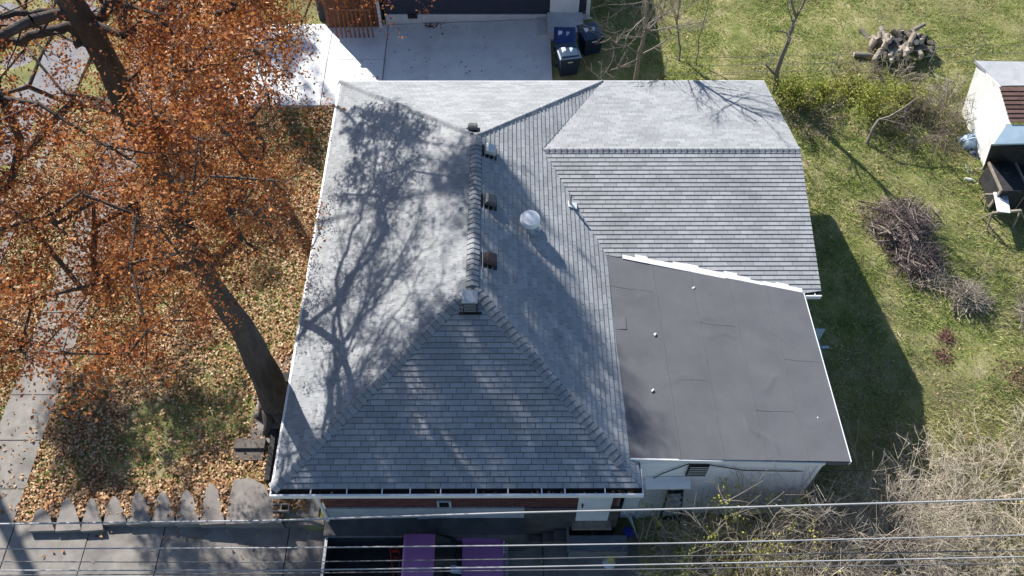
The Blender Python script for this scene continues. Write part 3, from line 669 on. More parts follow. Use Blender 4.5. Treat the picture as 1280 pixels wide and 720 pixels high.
def inpoly(x, y, P):
    c = False; n = len(P)
    for i in range(n):
        x1, y1 = P[i]; x2, y2 = P[i-1]
        if (y1 > y) != (y2 > y) and x < (x2-x1)*(y-y1)/(y2-y1)+x1: c = not c
    return c
lit_full = [[(425, 100), (760, 100), (603, 172), (540, 150), (440, 112)],
            [(603, 165), (760, 100), (1100, 100), (1100, 600), (800, 600), (800, 500), (782, 460), (740, 400), (680, 310), (640, 240), (614, 190)]]
lit_part = [([(440, 330), (540, 240), (583, 240), (580, 355), (480, 455), (385, 540), (385, 430)], .06), ([(500, 170), (560, 190), (575, 260), (500, 240)], .35), ([(395, 300), (470, 230), (470, 330), (385, 420)], .2)]
def shade_ok(C):
    """how likely the photograph allows a leaf cluster at C, from where its shade falls on the roof"""
    t = (C.z-3.6)/math.tan(SUN_EL); h = Vector((C.x+math.cos(SUN_AZ)*t, C.y+math.sin(SUN_AZ)*t, 3.6))
    if C.z < 3.6 or not (xL < h.x < 7.6 and yF < h.y < yB+.4): 
        return 1.
    zz = 3.6
    for _ in range(3):
        zz = min(zr, ZE+max(0, min(h.x-xL, h.y-yF, yB-h.y, xR+1.5-h.x))*.42); t = (C.z-zz)/math.tan(SUN_EL); h = Vector((C.x+math.cos(SUN_AZ)*t, C.y+math.sin(SUN_AZ)*t, zz))
    x, y = px(h)
    for P in lit_full:
        if inpoly(x, y, P): return 0.
    for P, v in lit_part:
        if inpoly(x, y, P): return v
    return 1.
def leaf_ok(x, y):
    edge = 425-.168*(y-105)
    if y < -5 or x < -5: return .75
    if y < 30: return (.95 if x < 395 else .2) if x < 455 else 0
    if y < 60: return .95 if x < 395 else 0
    if y < 110: return (.8 if x < 330 else .35 if x < 400 else 0) if x > 110 else .14
    if y < 140: return (.8 if x < 250 else .25) if x > 50 and x < 400 else (.3 if x <= 50 else 0)
    if y < 330: return (.18 if x < 60 else .28 if x < 150 else .7 if x < 330 else .3) if x < edge-28 else 0
    if y < 400: return (.25 if x < 60 else .08 if x < 110 else .45 if x < 300 else 0)
    if y < 450: return (.15 if x < 60 else .05 if x < 110 else .3 if x < 260 else 0)
    return 0
tb0 = at(351, 520, 0)
tpath = [(at(353, 534, -.1), .44), (at(350, 512, .12), .39), (at(333, 472, 1.9), .35), (at(302, 408, 4.05), .255), (at(265, 358, 5.6), .215), (at(235, 300, 7.0), .205), (at(190, 200, 9.1), .185), (at(150, 115, 10.55), .175), (at(111, 34, 11.7), .17), (at(87, 0, 12.2), .16), (at(40, -90, 13.2), .12), (at(0, -190, 14.1), .09)]
oak = empty('oak_tree', tb0, 'tall oak with rust orange leaves and dark trunk leaning over the front lawn', 'tree')
g = MB(); pts = [p for p, _ in tpath]; rr = [r for _, r in tpath]
# smooth the path
P2, R2_ = [], []
for i in range(len(pts)-1):
    for k in range(3): t = k/3; P2.append(pts[i].lerp(pts[i+1], t)+Vector((random.gauss(0, .012), random.gauss(0, .012), 0))); R2_.append(rr[i]*(1-t)+rr[i+1]*t)
P2.append(pts[-1]); R2_.append(rr[-1])
g.tube(P2, R2_, 14)
for k in range(6):
    an = k*1.05; g.tube([tb0+Vector((math.cos(an)*.2-.05, math.sin(an)*.2, .6)), tb0+Vector((math.cos(an)*.42, math.sin(an)*.42, .1)), tb0+Vector((math.cos(an)*.75, math.sin(an)*.75, -.12))], [.16, .14, .05], 7)
g.tube([at(243, 318, 6.4)+Vector((0, -.25, 0)), at(243, 318, 6.4)+Vector((0.02, -.34, .03))], [.11, .10], 8); trunk = g.build('trunk', m_bark, oak, True)
trunk_pts = [p for p in P2]
def near_trunk(C): return min((C.xy-p.xy).length for p in trunk_pts)
def trunk_front(x, y):
    L_ = [px(p) for p in trunk_pts]
    return min(math.hypot(x-a, y-b) for a, b in L_) < 34
clusters = []; tries = 0
while len(clusters) < 340 and tries < 60000:
    tries += 1
    x = random.uniform(-160, 470); y = random.uniform(-160, 450)
    if random.random() > leaf_ok(x, y): continue
    z = random.uniform(3.0, 12.5); C = at(x, y, z)
    dt = min((C.xy-p.xy).length for p in trunk_pts if abs(p.z-z) < 3 or p.z > 11)
    if dt > itp(z, [3, 6, 9, 13], [4.2, 6.5, 6.5, 4.5]) or dt < .5: continue
    if random.random() > shade_ok(C): continue
    if (C-Vector((0, 0, CH))).length < 6: continue
    if y > -10 and trunk_front(x, y) and random.random() < .7: continue
    clusters.append((C, random.uniform(.28, .6)))
# the part of the crown above and beyond the frame, whose shade lies over the near slopes of the roof
top_cl = []
mask_shade = [([(588, 350), (800, 545), (805, 612), (340, 612)], 1.), ([(350, 612), (385, 420), (450, 500)], .7), ([(600, 200), (615, 200), (700, 310), (775, 450), (785, 540), (588, 360)], 1.), ([(425, 115), (550, 160), (555, 250), (500, 345), (395, 400)], .8), ([(540, 180), (590, 185), (588, 350), (560, 300)], .6)]
tries = 0
while len(top_cl) < 200 and tries < 30000:
    tries += 1; P, pr = random.choice(mask_shade[:1]*4+mask_shade[1:2]*2+mask_shade[2:3]*3+mask_shade[3:4]*4); xs_ = [q_[0] for q_ in P]; ys_ = [q_[1] for q_ in P]
    x, y = random.uniform(min(xs_), max(xs_)), random.uniform(min(ys_), max(ys_))
    if not inpoly(x, y, P): continue
    h = random.uniform(4.5, 12.5) if P in (mask_shade[0][0], mask_shade[2][0]) else random.uniform(2.2, 6); Q = at(x, y, 3.6); C = Q-LD*(h/-LD.z)*1.0
    X, Y_ = px(C)
    if leaf_ok(X, Y_) < .4 or C.z > 16.5: continue
    if Y_ > -40 and (C-Vector((0, 0, CH))).length < 7: continue
    if random.random() > shade_ok(C)*pr: continue
    top_cl.append((C, random.uniform(.3, .6) if h > 6 else random.uniform(.18, .42)))
t2b = Vector((-14.3, 28.2, .3))
oak2 = empty('oak_tree', t2b, 'second orange oak beyond the top left, its outer boughs over the drive', 'tree')
g = MB(); t2p = [t2b+Vector((math.sin(z*.4)*.15, -.12*z, z)) for z in range(0, 15, 1)]; g.tube(t2p, [.42-.022*z for z in range(15)], 12); g.build('trunk', m_bark, oak2, True)
t3b = Vector((-19.5, 16.5, -.02))
third = []; tries = 0
lawn_shade = [[(85, 470), (150, 480), (150, 600), (80, 600)], [(180, 430), (320, 430), (310, 580), (200, 560)], [(140, 665), (400, 660), (400, 720), (180, 720)], [(0, 640), (120, 650), (60, 720), (0, 720)], [(330, 150), (420, 130), (380, 300), (330, 420), (290, 300)], [(240, 138), (400, 112), (430, 90), (390, 60), (300, 60)]]
while len(third) < 54 and tries < 9000:
    tries += 1; P = random.choice(lawn_shade[:3]*2+lawn_shade[4:5]+lawn_shade[5:]*2); xs_ = [q_[0] for q_ in P]; ys_ = [q_[1] for q_ in P]; x, y = random.uniform(min(xs_), max(xs_)), random.uniform(min(ys_), max(ys_))
    if not inpoly(x, y, P): continue
    Q = at(x, y, 0); C = Q-LD*(random.uniform(5, 11)/-LD.z); X, Y_ = px(C)
    if (X > -30 and Y_ > -30) or (C.x > xL-1 and Y_ > 0): continue
    if random.random() > shade_ok(C): continue
    third.append((C, random.uniform(.35, .7)))
own1 = list(clusters); own2 = []; own3 = []
t3p = [t3b+Vector((.08*z, .04*z, z)) for z in range(0, 12)]
for c in third:
    d_ = [(c[0].xy-t3b.xy).length, min((c[0].xy-p.xy).length for p in trunk_pts), (c[0].xy-t2b.xy).length]; (own3, own1, own2)[d_.index(min(d_))].append(c)
for c in top_cl:
    d1 = min((c[0]-p).length for p in trunk_pts); d2 = min((c[0]-p).length for p in t2p); (own1 if d1 < d2 else own2).append(c)
def skeleton(cl, trunk_p, name, parent, r_tip=.007, zmin=2.8, reach=2.4):
    kept = []
    nodes = [Vector(p) for p in trunk_p if p.z > zmin]; nt_ = len(nodes); par = [-1]*nt_; att = []
    order = sorted(cl, key=lambda c: min((c[0]-n_).length for n_ in nodes[:nt_]))
    for C, r_ in order:
        best, bd = None, 1e9
        for i, n_ in enumerate(nodes):
            d = (n_-C).length*(1.25 if i < nt_ else 1.)+max(0, n_.z-C.z)*.5
            if d < bd: bd, best = d, i
        st_ = nodes[best]; X_, Y_ = px(C)
        if (C-st_).length > reach and Y_ > -20 and X_ > -20: continue
        kept.append((C, r_)); k = max(1, int((C-st_).length/.55)); prev = best
        for j in range(1, k+1):
            t = j/k; q_ = st_.lerp(C, t)+Vector([random.gauss(0, .07) for _ in range(3)])*(1 if j < k else 0)+Vector((0, 0, .18*math.sin(t*3.14)))
            nodes.append(q_); par.append(prev); prev = len(nodes)-1
    w_ = [0.]*len(nodes); kids = {}
    for i in range(len(nodes)-1, nt_-1, -1):
        if i not in kids: w_[i] += 1
        kids.setdefault(par[i], []).append(i); w_[par[i]] += w_[i]
    g = MB()
    for i in range(nt_, len(nodes)):
        p_ = par[i]; ra = min(.15, r_tip*2.1*math.sqrt(w_[i] if p_ < nt_ else min(w_[p_], w_[i]*1.6))); rb = min(.15, r_tip*2.1*math.sqrt(w_[i]))
        g.tube([nodes[p_], nodes[i]], [max(ra, rb), rb], 6 if rb > .03 else 4, cap=False)
    for C, r_ in kept:
        for _ in range(7):
            d = Vector([random.gauss(0, 1) for _ in range(3)]).normalized()*r_*random.uniform(.7, 1.2); g.tube([C, C+d*.5+Vector((0, 0, .03)), C+d], [r_tip, r_tip*.8, r_tip*.5], 3, cap=False)
    g.build(name, m_bark, parent, True); return kept
own1 = skeleton(own1, trunk_pts, 'branches', oak); own2 = skeleton(own2, t2p, 'branches', oak2, zmin=6)
oak3 = empty('oak_tree', t3b, 'third orange oak across the sidewalk beyond the left edge, shading the lawn', 'tree')
g = MB(); g.tube(t3p, [.36-.022*z for z in range(12)], 12); g.build('trunk', m_bark, oak3, True); own3 = skeleton(own3, t3p, 'branches', oak3, zmin=3)
def crown_pts(cl, dens):
    out = []
    for C, r_ in cl:
        n = int(dens*random.uniform(.6, 1.3)*(r_/.45)**2)
        sub = rng.normal(size=(16, 3))*r_*.62; pick = rng.integers(0, 16, n)
        out.append(np.array(C)+sub[pick]+rng.normal(size=(n, 3))*min(.10, r_*.22))
    return np.concatenate(out)
tag(leaves_mesh('foliage', crown_pts(own1, 440), .052, m_oak, oak), kind='stuff')
tag(leaves_mesh('foliage', crown_pts(own2, 330), .10, m_oak, oak2), kind='stuff')
tag(leaves_mesh('foliage', crown_pts(own3, 260), .11, m_oak, oak3), kind='stuff')
# explicit limbs seen in the photograph
g = MB()
def limb(pl, r0, r1):
    pp_ = [at(*q_) for q_ in pl]; n = len(pp_); out = []; rad = []
    for i in range(n-1):
        for k in range(4): t = k/4; out.append(pp_[i].lerp(pp_[i+1], t)+Vector([random.gauss(0, .02) for _ in range(3)])); rad.append(r0+(r1-r0)*(i+t)/(n-1))
    out.append(pp_[-1]); rad.append(r1); g.tube(out, rad, 7)
    for q_, rr_ in zip(out[3:], rad[3:]):
        if random.random() < .6: grow(g, q_, Vector([random.gauss(0, 1) for _ in range(3)]), random.uniform(.5, 1.1), rr_*.4, 1, .5, 4)
limb([(105, 60, 11.3), (85, 33, 11.6), (50, 42, 11.7), (0, 56, 11.6), (-60, 80, 11.6)], .09, .04)
limb([(100, 30, 11.8), (70, 14, 12.0), (30, 17, 12.1), (-20, 25, 12.2)], .07, .03)
limb([(110, 50, 11.4), (130, 8, 11.9), (160, -8, 12.2), (200, -30, 12.6)], .08, .05)
limb([(170, 150, 9.9), (96, 122, 9.4), (40, 180, 8.9), (15, 215, 8.6), (-20, 245, 8.4)], .07, .045)
limb([(128, 204, 8.2), (118, 235, 8.0), (100, 262, 7.8), (90, 285, 7.7)], .03, .012)
limb([(110, 240, 7.4), (92, 262, 7.2), (84, 285, 7.1), (62, 302, 7.0)], .03, .012)
def shade_limb(pl, hs, t0, r0):
    pp_ = [trunk_pts[t0]]
    for (x, y), h in zip(pl, hs): Q = at(x, y, 3.9); pp_.append(Q-LD*(h/-LD.z))
    out = []; n = len(pp_); rad = []
    for i in range(n-1):
        for k in range(5): t = k/5; out.append(pp_[i].lerp(pp_[i+1], t)+Vector([random.gauss(0, .03) for _ in range(3)])); rad.append(r0*(1-.8*(i+t)/(n-1)))
    out.append(pp_[-1]); rad.append(r0*.2); g.tube(out, rad, 6)
    for q_, rr_ in list(zip(out, rad))[5:]:
        for _ in range(2):
            if random.random() < .75: grow(g, q_, (out[-1]-out[0])+Vector([random.gauss(0, 2.2) for _ in range(3)]), random.uniform(.6, 1.5), max(.012, rr_*.4), 2, .5, 4, minr=.006)
for pl, hs, t0, r0 in (([(384, 432), (420, 382), (470, 345), (545, 285)], (3.2, 3.6, 4.2, 4.8), 14, .075), ([(388, 350), (440, 290), (470, 250), (520, 195)], (3.6, 4, 4.4, 4.8), 15, .07),
                       ([(376, 490), (400, 425), (440, 370), (455, 300)], (2.8, 3.2, 3.6, 4.2), 13, .06), ([(392, 395), (445, 372), (500, 350), (565, 330)], (3.8, 4.2, 4.6, 5.2), 16, .06),
                       ([(370, 530), (410, 470), (450, 430), (520, 380)], (2.8, 3.2, 3.6, 4.2), 12, .05), ([(395, 300), (420, 250), (450, 200), (470, 140)], (3.6, 3.8, 4.2, 4.6), 16, .06)): shade_limb(pl, hs, t0, r0)
g.build('limb', m_bark, oak, True)
for (C, lab) in PILES: tag(litter('leaf_heap', C, .1, m_fence), lab, 'leaf heap', 'leaf heaps by the foundation')

# bare trees behind the wing
def bare_tree(pl, r0, r1, label, m, spread=.35, sub=20, L_=1.2, name='bare_tree', depth=2, tmin=.3, group=None, up=.1):
    pp_ = [at(*q_) for q_ in pl]; t = empty(name, pp_[0], label, 'tree', group); g = MB(); out = []; rad = []; n = len(pp_)
    for i in range(n-1):
        for k in range(4): u_ = k/4; out.append(pp_[i].lerp(pp_[i+1], u_)+Vector([random.gauss(0, .012) for _ in range(3)])); rad.append(r0+(r1-r0)*(i+u_)/(n-1))
    out.append(pp_[-1]); rad.append(r1); g.tube(out, rad, 8); g.build('trunk', m, t, True)
    g = MB()
    for _ in range(sub):
        i = random.randint(int(len(out)*tmin), len(out)-1); d = Vector((random.gauss(0, 1), random.gauss(0, .8), random.uniform(.2, 1.4)))
        grow(g, out[i], d, L_*random.uniform(.5, 1.2), rad[i]*.5, depth, spread, 5, up, .004)
    return t, g, out
gb = .45
t, g, o_ = bare_tree([(792, 112, gb), (799, 70, 1.9), (806, 40, 2.9), (809, 0, 4.2), (812, -60, 5.8), (815, -120, 7)], .075, .03, 'grey bare tree with side limbs in the shade right of the bins', m_bark2, sub=34, L_=1.5)
for q_ in ([(798, 74, 1.8), (775, 84, 1.7), (757, 90, 1.7), (751, 99, 1.5)], [(800, 68, 2.0), (785, 58, 2.3), (770, 55, 2.4), (764, 47, 2.7)], [(802, 68, 2.0), (818, 60, 2.2), (833, 50, 2.5), (848, 38, 2.8)], [(806, 42, 2.9), (818, 30, 3.3), (826, 22, 3.6), (832, 0, 4.2)]):
    pp_ = [at(*v) for v in q_]; g.tube(pp_, [.032, .026, .02, .012], 5)
    for v in pp_[1:]:
        for _ in range(3): grow(g, v, Vector([random.gauss(0, 1) for _ in range(3)])+Vector((0, 0, .6)), .6, .012, 1, .5, 4)
g.build('branches', m_bark2, t, True)
t, g, o_ = bare_tree([(967, 128, .55), (971, 88, 1.7), (985, 50, 2.9), (995, 22, 3.7)], .10, .045, 'brown bare tree with kinked forking trunk behind the wing corner', m_bark2, sub=5, L_=.8, tmin=.6)
for q_ in ([(995, 22, 3.7), (990, 5, 4.2), (985, -20, 5.0), (985, -60, 6.2)], [(995, 22, 3.7), (1002, 10, 4.1), (1010, -10, 4.7), (1030, -60, 6.)], [(967, 92, 1.6), (960, 84, 1.9), (957, 80, 2.0)]):
    g.tube([at(*v) for v in q_], [.04, .035, .03, .02][:len(q_)], 6)
for _ in range(14): grow(g, at(random.uniform(975, 1010), -30, 5.2), Vector((random.gauss(0, .6), random.gauss(0, .5), 1)), 1.6, .015, 2, .4)
g.build('branches', m_bark2, t, True)
t, g, o_ = bare_tree([(868, 100, gb), (874, 50, 1.6), (884, 10, 2.7), (892, -30, 3.6)], .022, .012, 'very thin pale sapling in front of the sunny lawn behind the wing', m_bark2, sub=10, L_=.6, depth=1); g.build('branches', m_bark2, t, True)
t, g, o_ = bare_tree([(846, 96, gb), (850, 60, 1.2), (846, 30, 2.), (850, 0, 3.0), (850, -60, 4.5)], .04, .02, 'slim bare tree whose crown shades the back of the wing roof', m_bark2, sub=26, L_=1.4, tmin=.4); g.build('branches', m_bark2, t, True)
# snapped snag in the yard
sg = empty('dead_snag', at(1077, 199, .35), 'leaning dead snag with bent top in the yard grass', 'dead tree')
g = MB(); g.tube([at(1077, 199, .3), at(1084, 178, .8), at(1092, 160, 1.25), at(1098, 150, 1.5)], [.06, .055, .05, .04], 8); g.build('trunk', m_bark2, sg, True)
g = MB(); g.tube([at(1098, 150, 1.5), at(1112, 146, 1.6), at(1128, 136, 1.8), at(1150, 120, 2.0)], [.04, .035, .025, .012], 6)
for _ in range(7): grow(g, at(random.uniform(1098, 1140), random.uniform(132, 152), 1.6), Vector([random.gauss(0, 1) for _ in range(3)]), .7, .014, 1, .5)
g.build('branches', m_bark2, sg, True)

# ------------------------------------------------------------------ shrubs
def shrub(name, x, y, rad, hgt, stems, label, m=m_twig, group=None, leaves=0, lm=None, lsize=.06, lean=(0, 0), depth=1, rr_=.010, cat='shrub', lifts=None, tall=False):
    """x,y photo position of its foot; rad and hgt metres"""
    b = atg(x, y); t = empty(name, b, label, cat, group); g = MB(); tips = []
    for _ in range(stems):
        an = random.uniform(0, 6.28); q_ = b+Vector((math.cos(an), math.sin(an), 0))*rad*.55*math.sqrt(random.random())
        q_.z = gz(q_.x, q_.y)-.03; out = random.uniform(.2, 1.)*(.38 if tall else 1); d = Vector((math.cos(an)*out+lean[0], math.sin(an)*out+lean[1], random.uniform(.5, 1.4))).normalized()
        L_ = hgt*random.uniform(.6, 1.25); pts = [q_]; dd = d.copy(); n = 6
        for i in range(n):
            dd = (dd+Vector((random.gauss(0, .14), random.gauss(0, .14), (-.13-.05*i*out)*(.35 if tall else 1)))).normalized(); pts.append(pts[-1]+dd*L_/n)
        r0 = rr_*random.uniform(.7, 1.5); g.tube(pts, [r0*(1-.7*i/n) for i in range(n+1)], 4, cap=False); tips += pts[4:] if tall else pts[2:]
        for i in range(2, n+1):
            for _ in range(2): grow(g, pts[i], dd+Vector([random.gauss(0, .8) for _ in range(3)]), hgt*random.uniform(.15, .4), r0*.5, depth if random.random() < .5 else 0, .6, 3, 0, .003)
    o = g.build('twigs', m, t); o['kind'] = 'stuff'
    if leaves:
        T = np.array([tuple(v) for v in tips]); C = T[rng.integers(0, len(T), leaves)]+rng.normal(0, .09, (leaves, 3))
        tag(leaves_mesh('foliage', C, lsize, lm or m_yleaf, t), kind='stuff')
    return t
sc = 'tangle of bare shrubs below the addition'
low = [(880, 712, .6, 2.5, 34, 'leafy yellow-green shrub against the white siding wall, beside the step ladder', m_twig, 2600),
       (945, 726, 1.0, 2.3, 56, 'grey-brown bare shrub below the siding wall with few yellow leaves', m_twig, 500),
       (875, 760, .8, 2.5, 44, 'dark shrub with yellow leaves at the bottom edge left of the tangle', m_twig, 2400),
       (1000, 726, 1., 2.35, 56, 'arching bare shrub below the right end of the siding wall', m_twig, 60),
       (1050, 706, .9, 2.25, 50, 'arching dark-footed shrub at the shaded corner of the addition', m_twig, 30),
       (1085, 740, 1., 2.5, 54, 'dense grey bare shrub at the bottom edge below the addition corner', m_twig, 60),
       (1110, 665, .8, 2.1, 44, 'pale bare shrub just right of the house shadow', m_twig2, 0),
       (1135, 725, .9, 1.8, 60, 'pale dry shrub at the bottom edge in the middle of the tangle', m_twig2, 40),
       (1165, 650, .9, 1.3, 52, 'pale beige twiggy shrub above the thick cable, second from the right', m_twig2, 0),
       (1200, 712, .9, 1.2, 60, 'pale shrub with a few yellow leaves near the bottom right', m_twig2, 110),
       (1225, 620, .9, 1.3, 56, 'broad beige twiggy shrub at the right below the lawn', m_twig2, 30),
       (1268, 690, .9, 1.3, 60, 'beige twiggy shrub in the bottom right corner', m_twig2, 60),
       (1280, 590, .8, 1.2, 44, 'beige shrub cut by the right edge beside the lawn', m_twig2, 60),
       (1150, 590, .6, 1.0, 26, 'thin pale shrub at the foot of the house shadow', m_twig2, 0),
       (1020, 775, 1., 2.7, 50, 'bare shrub partly below the bottom edge under the siding wall', m_twig, 160),
       (935, 780, .9, 2.7, 50, 'yellow-leaved shrub partly below the bottom edge', m_twig, 1600)]
for (x, y, r_, h, n, lab, m_, lv_) in low: shrub('bare_shrub', x, y, r_, h, n, lab, m_, sc, lv_, m_yleaf, .055, tall=h > 2.)
# dark creeping branches over the shaded landing
shrub('bare_shrub', 800, 690, .8, 1.3, 12, 'sparse dark bare bush in the shade in front of the landing', m_twig, sc, 0, rr_=.013)
shrub('bare_shrub', 845, 672, .6, 1.2, 12, 'sparse pale-stemmed bush forking in the shade beside the chair', m_twig, sc, 0, rr_=.014)
# evergreen-yellow hedge row behind the wing corner
hg = 'overgrown yellow-green bushes behind the wing corner'
def leafy(x, y, rad, hgt, n, label, m=m_yleaf, grp=hg, size=.07, tw=m_twigd):
    b = atg(x, y); t = empty('leafy_bush', b, label, 'bush', grp); g = MB(); P_ = []
    for _ in range(26):
        an = random.uniform(0, 6.28); o1 = random.random()**.5; e_ = b+Vector((math.cos(an)*rad*o1, math.sin(an)*rad*o1*.8, hgt*random.uniform(.35, 1.)*(1-.4*o1)))
        m1 = b.lerp(e_, .5)+Vector((0, 0, .15)); g.tube([b, m1, e_], [.014, .009, .004], 4, cap=False); P_ += [e_]*3+[m1]
    g.build('stems', tw, t); P_ = np.array([tuple(v) for v in P_]); C = P_[rng.integers(0, len(P_), n)]+rng.normal(0, rad*.2, (n, 3))*np.array([1, 1, .7])
    C[:, 2] = np.maximum(C[:, 2], b.z+.02); tag(leaves_mesh('foliage', C, size, m, t), kind='stuff'); return t
m_hedge = M('hedge_leaves', [(.07, .10, .02), (.21, .25, .04), (.38, .39, .07), (.54, .50, .13)], .6, 2, island=.6, trans=.3)
leafy(992, 128, .75, .95, 1700, 'green-yellow bush at the wing corner beside the kinked tree', m_hedge)
leafy(1030, 122, .55, .7, 900, 'small green-yellow bush, second from the wing corner', m_hedge)
leafy(1085, 138, .8, .95, 1700, 'wide yellow-green bush left of the bramble thicket', m_hedge)
leafy(1062, 115, .5, .6, 600, 'low green bush behind the wide yellow one, nearest the wire fence', m_hedge)
leafy(1125, 130, .6, .8, 900, 'yellowing bush at the edge of the bramble thicket', m_hedge)
shrub('bramble_thicket', 1150, 165, 1.0, 1.1, 60, 'brown bramble thicket between the bushes and the white shed', m_twigd, None, 250, m_yleaf, .05)
shrub('bramble_thicket', 1010, 150, .9, .6, 36, 'low dark brambles under the bush at the wing corner', m_twigd, None, 200, m_hedge, .05)
shrub('bramble_thicket', 1185, 130, .7, .9, 34, 'pale dry brambles behind the white shed wall', m_twig, None, 120, m_yleaf, .05)
shrub('bramble_thicket', 1115, 100, 1.1, .5, 44, 'low dry weeds along the wire fence below the log heap', m_twig, None, 100, m_hedge, .05)

# ------------------------------------------------------------------ brush piles and logs
def brush_pile(cx, cy, rx_, ry_, h, n, label, m=m_twigd, big=26, tint=m_twig):
    b = atg(cx, cy); t = empty('brush_pile', b, label, 'brush pile', 'piles of cut branches on the lawn')
    g = MB()
    def stick(g, L0, L1, r_, top=False):
        an = random.uniform(0, 6.28); q_ = math.sqrt(random.random())*random.choice([.8, 1, 1.15])*(1+.15*math.sin(3*an+cx)); p = b+Vector((math.cos(an)*rx_*q_, math.sin(an)*ry_*q_, 0)); p.z = gz(p.x, p.y)+h*max(0, 1-min(q_, 1)**1.6)*(.7+.3*math.sin(5*an+cy))*random.uniform(.5 if not top else .85, 1.05)+.02
        d = Vector((random.gauss(0, 1), random.gauss(0, .8), random.gauss(.05, .28))).normalized(); L_ = random.uniform(L0, L1)*(1.6 if random.random() < .12 else 1); pts = [p-d*L_/2]
        for i in range(4): d = (d+Vector([random.gauss(0, .16) for _ in range(3)])).normalized(); pts.append(pts[-1]+d*L_/4)
        g.tube(pts, [r_, r_*.9, r_*.8, r_*.65, r_*.4], 5 if r_ > .012 else 3, cap=r_ > .012)
    for _ in range(n): stick(g, .35, .9, random.uniform(.004, .010))
    tag(g.build('twigs', m, t), kind='stuff')
    for _ in range(big):
        g = MB(); stick(g, .4, .9, random.uniform(.014, .028), True); g.build('stick', random.choice([tint, m_bark2, m]), t)
    return t
brush_pile(1125, 285, .95, .95, .6, 800, 'biggest brush pile, tall purplish-grey heap of branches on the lawn', big=70)
brush_pile(1145, 325, .75, .6, .4, 480, 'dark leafy foot of the branch heap, lower part of the biggest pile', big=30)
brush_pile(1208, 374, .42, .38, .42, 380, 'small round pile of pale twigs below the biggest heap', m_twig, 16)
brush_pile(1290, 400, .4, .7, .2, 160, 'low spread of brown sticks at the right edge of the lawn', m_twig, 14)
brush_pile(1172, 352, .5, .35, .12, 130, 'thin scatter of twigs joining the big and the small pile', m_twig, 6)

lb = atg(1122, 66)
def log(p, d, L_, r_, label, group='split logs heaped on the back lawn', m=m_bark2):
    d = Vector(d).normalized(); pts = [p-d*L_/2, p-d*L_/6, p+d*L_/6, p+d*L_/2]; g = MB(); g.tube(pts, [r_, r_*1.05, r_*.97, r_*1.0], 9)
    o = bpy.data.meshes.new('log'); o = g.build('log', m); tag(o, label, 'log', group)
    for s_ in (-1, 1):
        g = MB(); c = p+d*s_*(L_/2+.002); g.tube([c, c+d*s_*.006], r_*.93, 9); k = g.build('cut_end', m_cut, o)
    return o
logs = []
for i in range(58):
    row = i % 3; u_ = random.uniform(-1, 1); v_ = random.uniform(-1, 1)
    if u_*u_+v_*v_*.8 > 1.1: u_ *= .7; v_ *= .7
    hh = (1-.55*abs(u_)**1.5-.45*abs(v_))*.55*random.uniform(.5, 1.05)
    p = lb+Vector((u_*1.0, v_*.55, 0)); p.z = gz(p.x, p.y)+.09+max(0, hh)
    d = Vector((random.gauss(0, .55), random.choice([-1, -1, 1])*1., random.gauss(0, .35)))
    dark = random.random() < .55
    where = ('low' if hh < .2 else 'high')+(' at the left end' if u_ < -.4 else ' at the right end' if u_ > .4 else ' in the middle')
    log(p, d, random.uniform(.34, .48), random.uniform(.06, .10), ('dark' if dark else 'pale')+' split log lying '+where+' of the log heap', m=m_bark if dark else m_log)
log(atg(1081, 72)+Vector((0, 0, .1)), (1, -.1, 0), .75, .085, 'long log lying alone at the left foot of the log heap', None)
log(at(1083, 46, .95), (-.5, .9, .25), .7, .07, 'long pale log leaning up the left side of the log heap', None)
log(at(1104, 42, 1.25), (.1, 1, -.1), .7, .085, 'thick pale log lying on top of the log heap', None)
log(at(1147, 35, 1.2), (1, .6, .1), .6, .07, 'pale log angled across the top right of the log heap', None)

# wire fence along the back of the yard
wfn = empty('wire_fence', atg(958, 92), 'low sagging wire fence across the back of the yard', 'fence')
fpts = [(830, 95), (958, 92), (1040, 91), (1110, 88), (1160, 82), (1215, 79), (1300, 78)]
for (x, y) in fpts: p = atg(x, y); g = MB(); g.tube([p, p+Vector((0, 0, .75))], .018, 6); g.build('post', m_galv, wfn)
for k, h in enumerate((.1, .4, .72)):
    g = MB(); P_ = [atg(x, y)+Vector((0, 0, h)) for x, y in fpts]; out = []
    for a, b in zip(P_[:-1], P_[1:]): out += [a, a.lerp(b, .5)-Vector((0, 0, .03))]
    g.tube(out+[P_[-1]], .007, 4); g.build('wire', m_cabled, wfn)

# ------------------------------------------------------------------ shed and its clutter
sh = empty('shed', atg(1240, 170), 'small shed with sunlit white gable wall and brown and grey roof, right edge', 'shed')
gs = .5
c0 = at(1171, 372, gs)
# corners in plan: near-left foot, far-left foot
nl = at(1226, 214, gs); fl_ = at(1197, 156, gs)
tl_ = at(1222, 78, 2.55); tn_ = at(1258, 155, 2.35)
g = MB(); wallp = [nl, fl_, tl_, at(1247, 106, 2.65), tn_]
g.prism(wallp, (.12, -.02, 0)); shw = g.build('gable_wall', m_shedw, sh)
g = MB(); g.prism([tl_+Vector((-.06, .05, .02)), at(1252, 107, 2.68), at(1330, 106, 2.68), at(1330, 78, 2.55)], (0, 0, -.08)); g.build('grey_roof', m_shedg, sh)
ra, rb_ = at(1249, 108, 2.70), at(1262, 152, 2.45)
for k in range(8):
    a = ra.lerp(rb_, k/8); b = ra.lerp(rb_, (k+1)/8+.02)
    x = a.x
    for j in range(4):
        g = MB(); g.prism([Vector((x+.01, a.y, a.z-.012)), Vector((x+.49, a.y, a.z-.012)), Vector((x+.49+(b.x-a.x), b.y, b.z+.02)), Vector((x+.01+(b.x-a.x), b.y, b.z+.02))], (0, 0, -.02)); g.build('roof_shingle', m_shedr, sh); x += .5
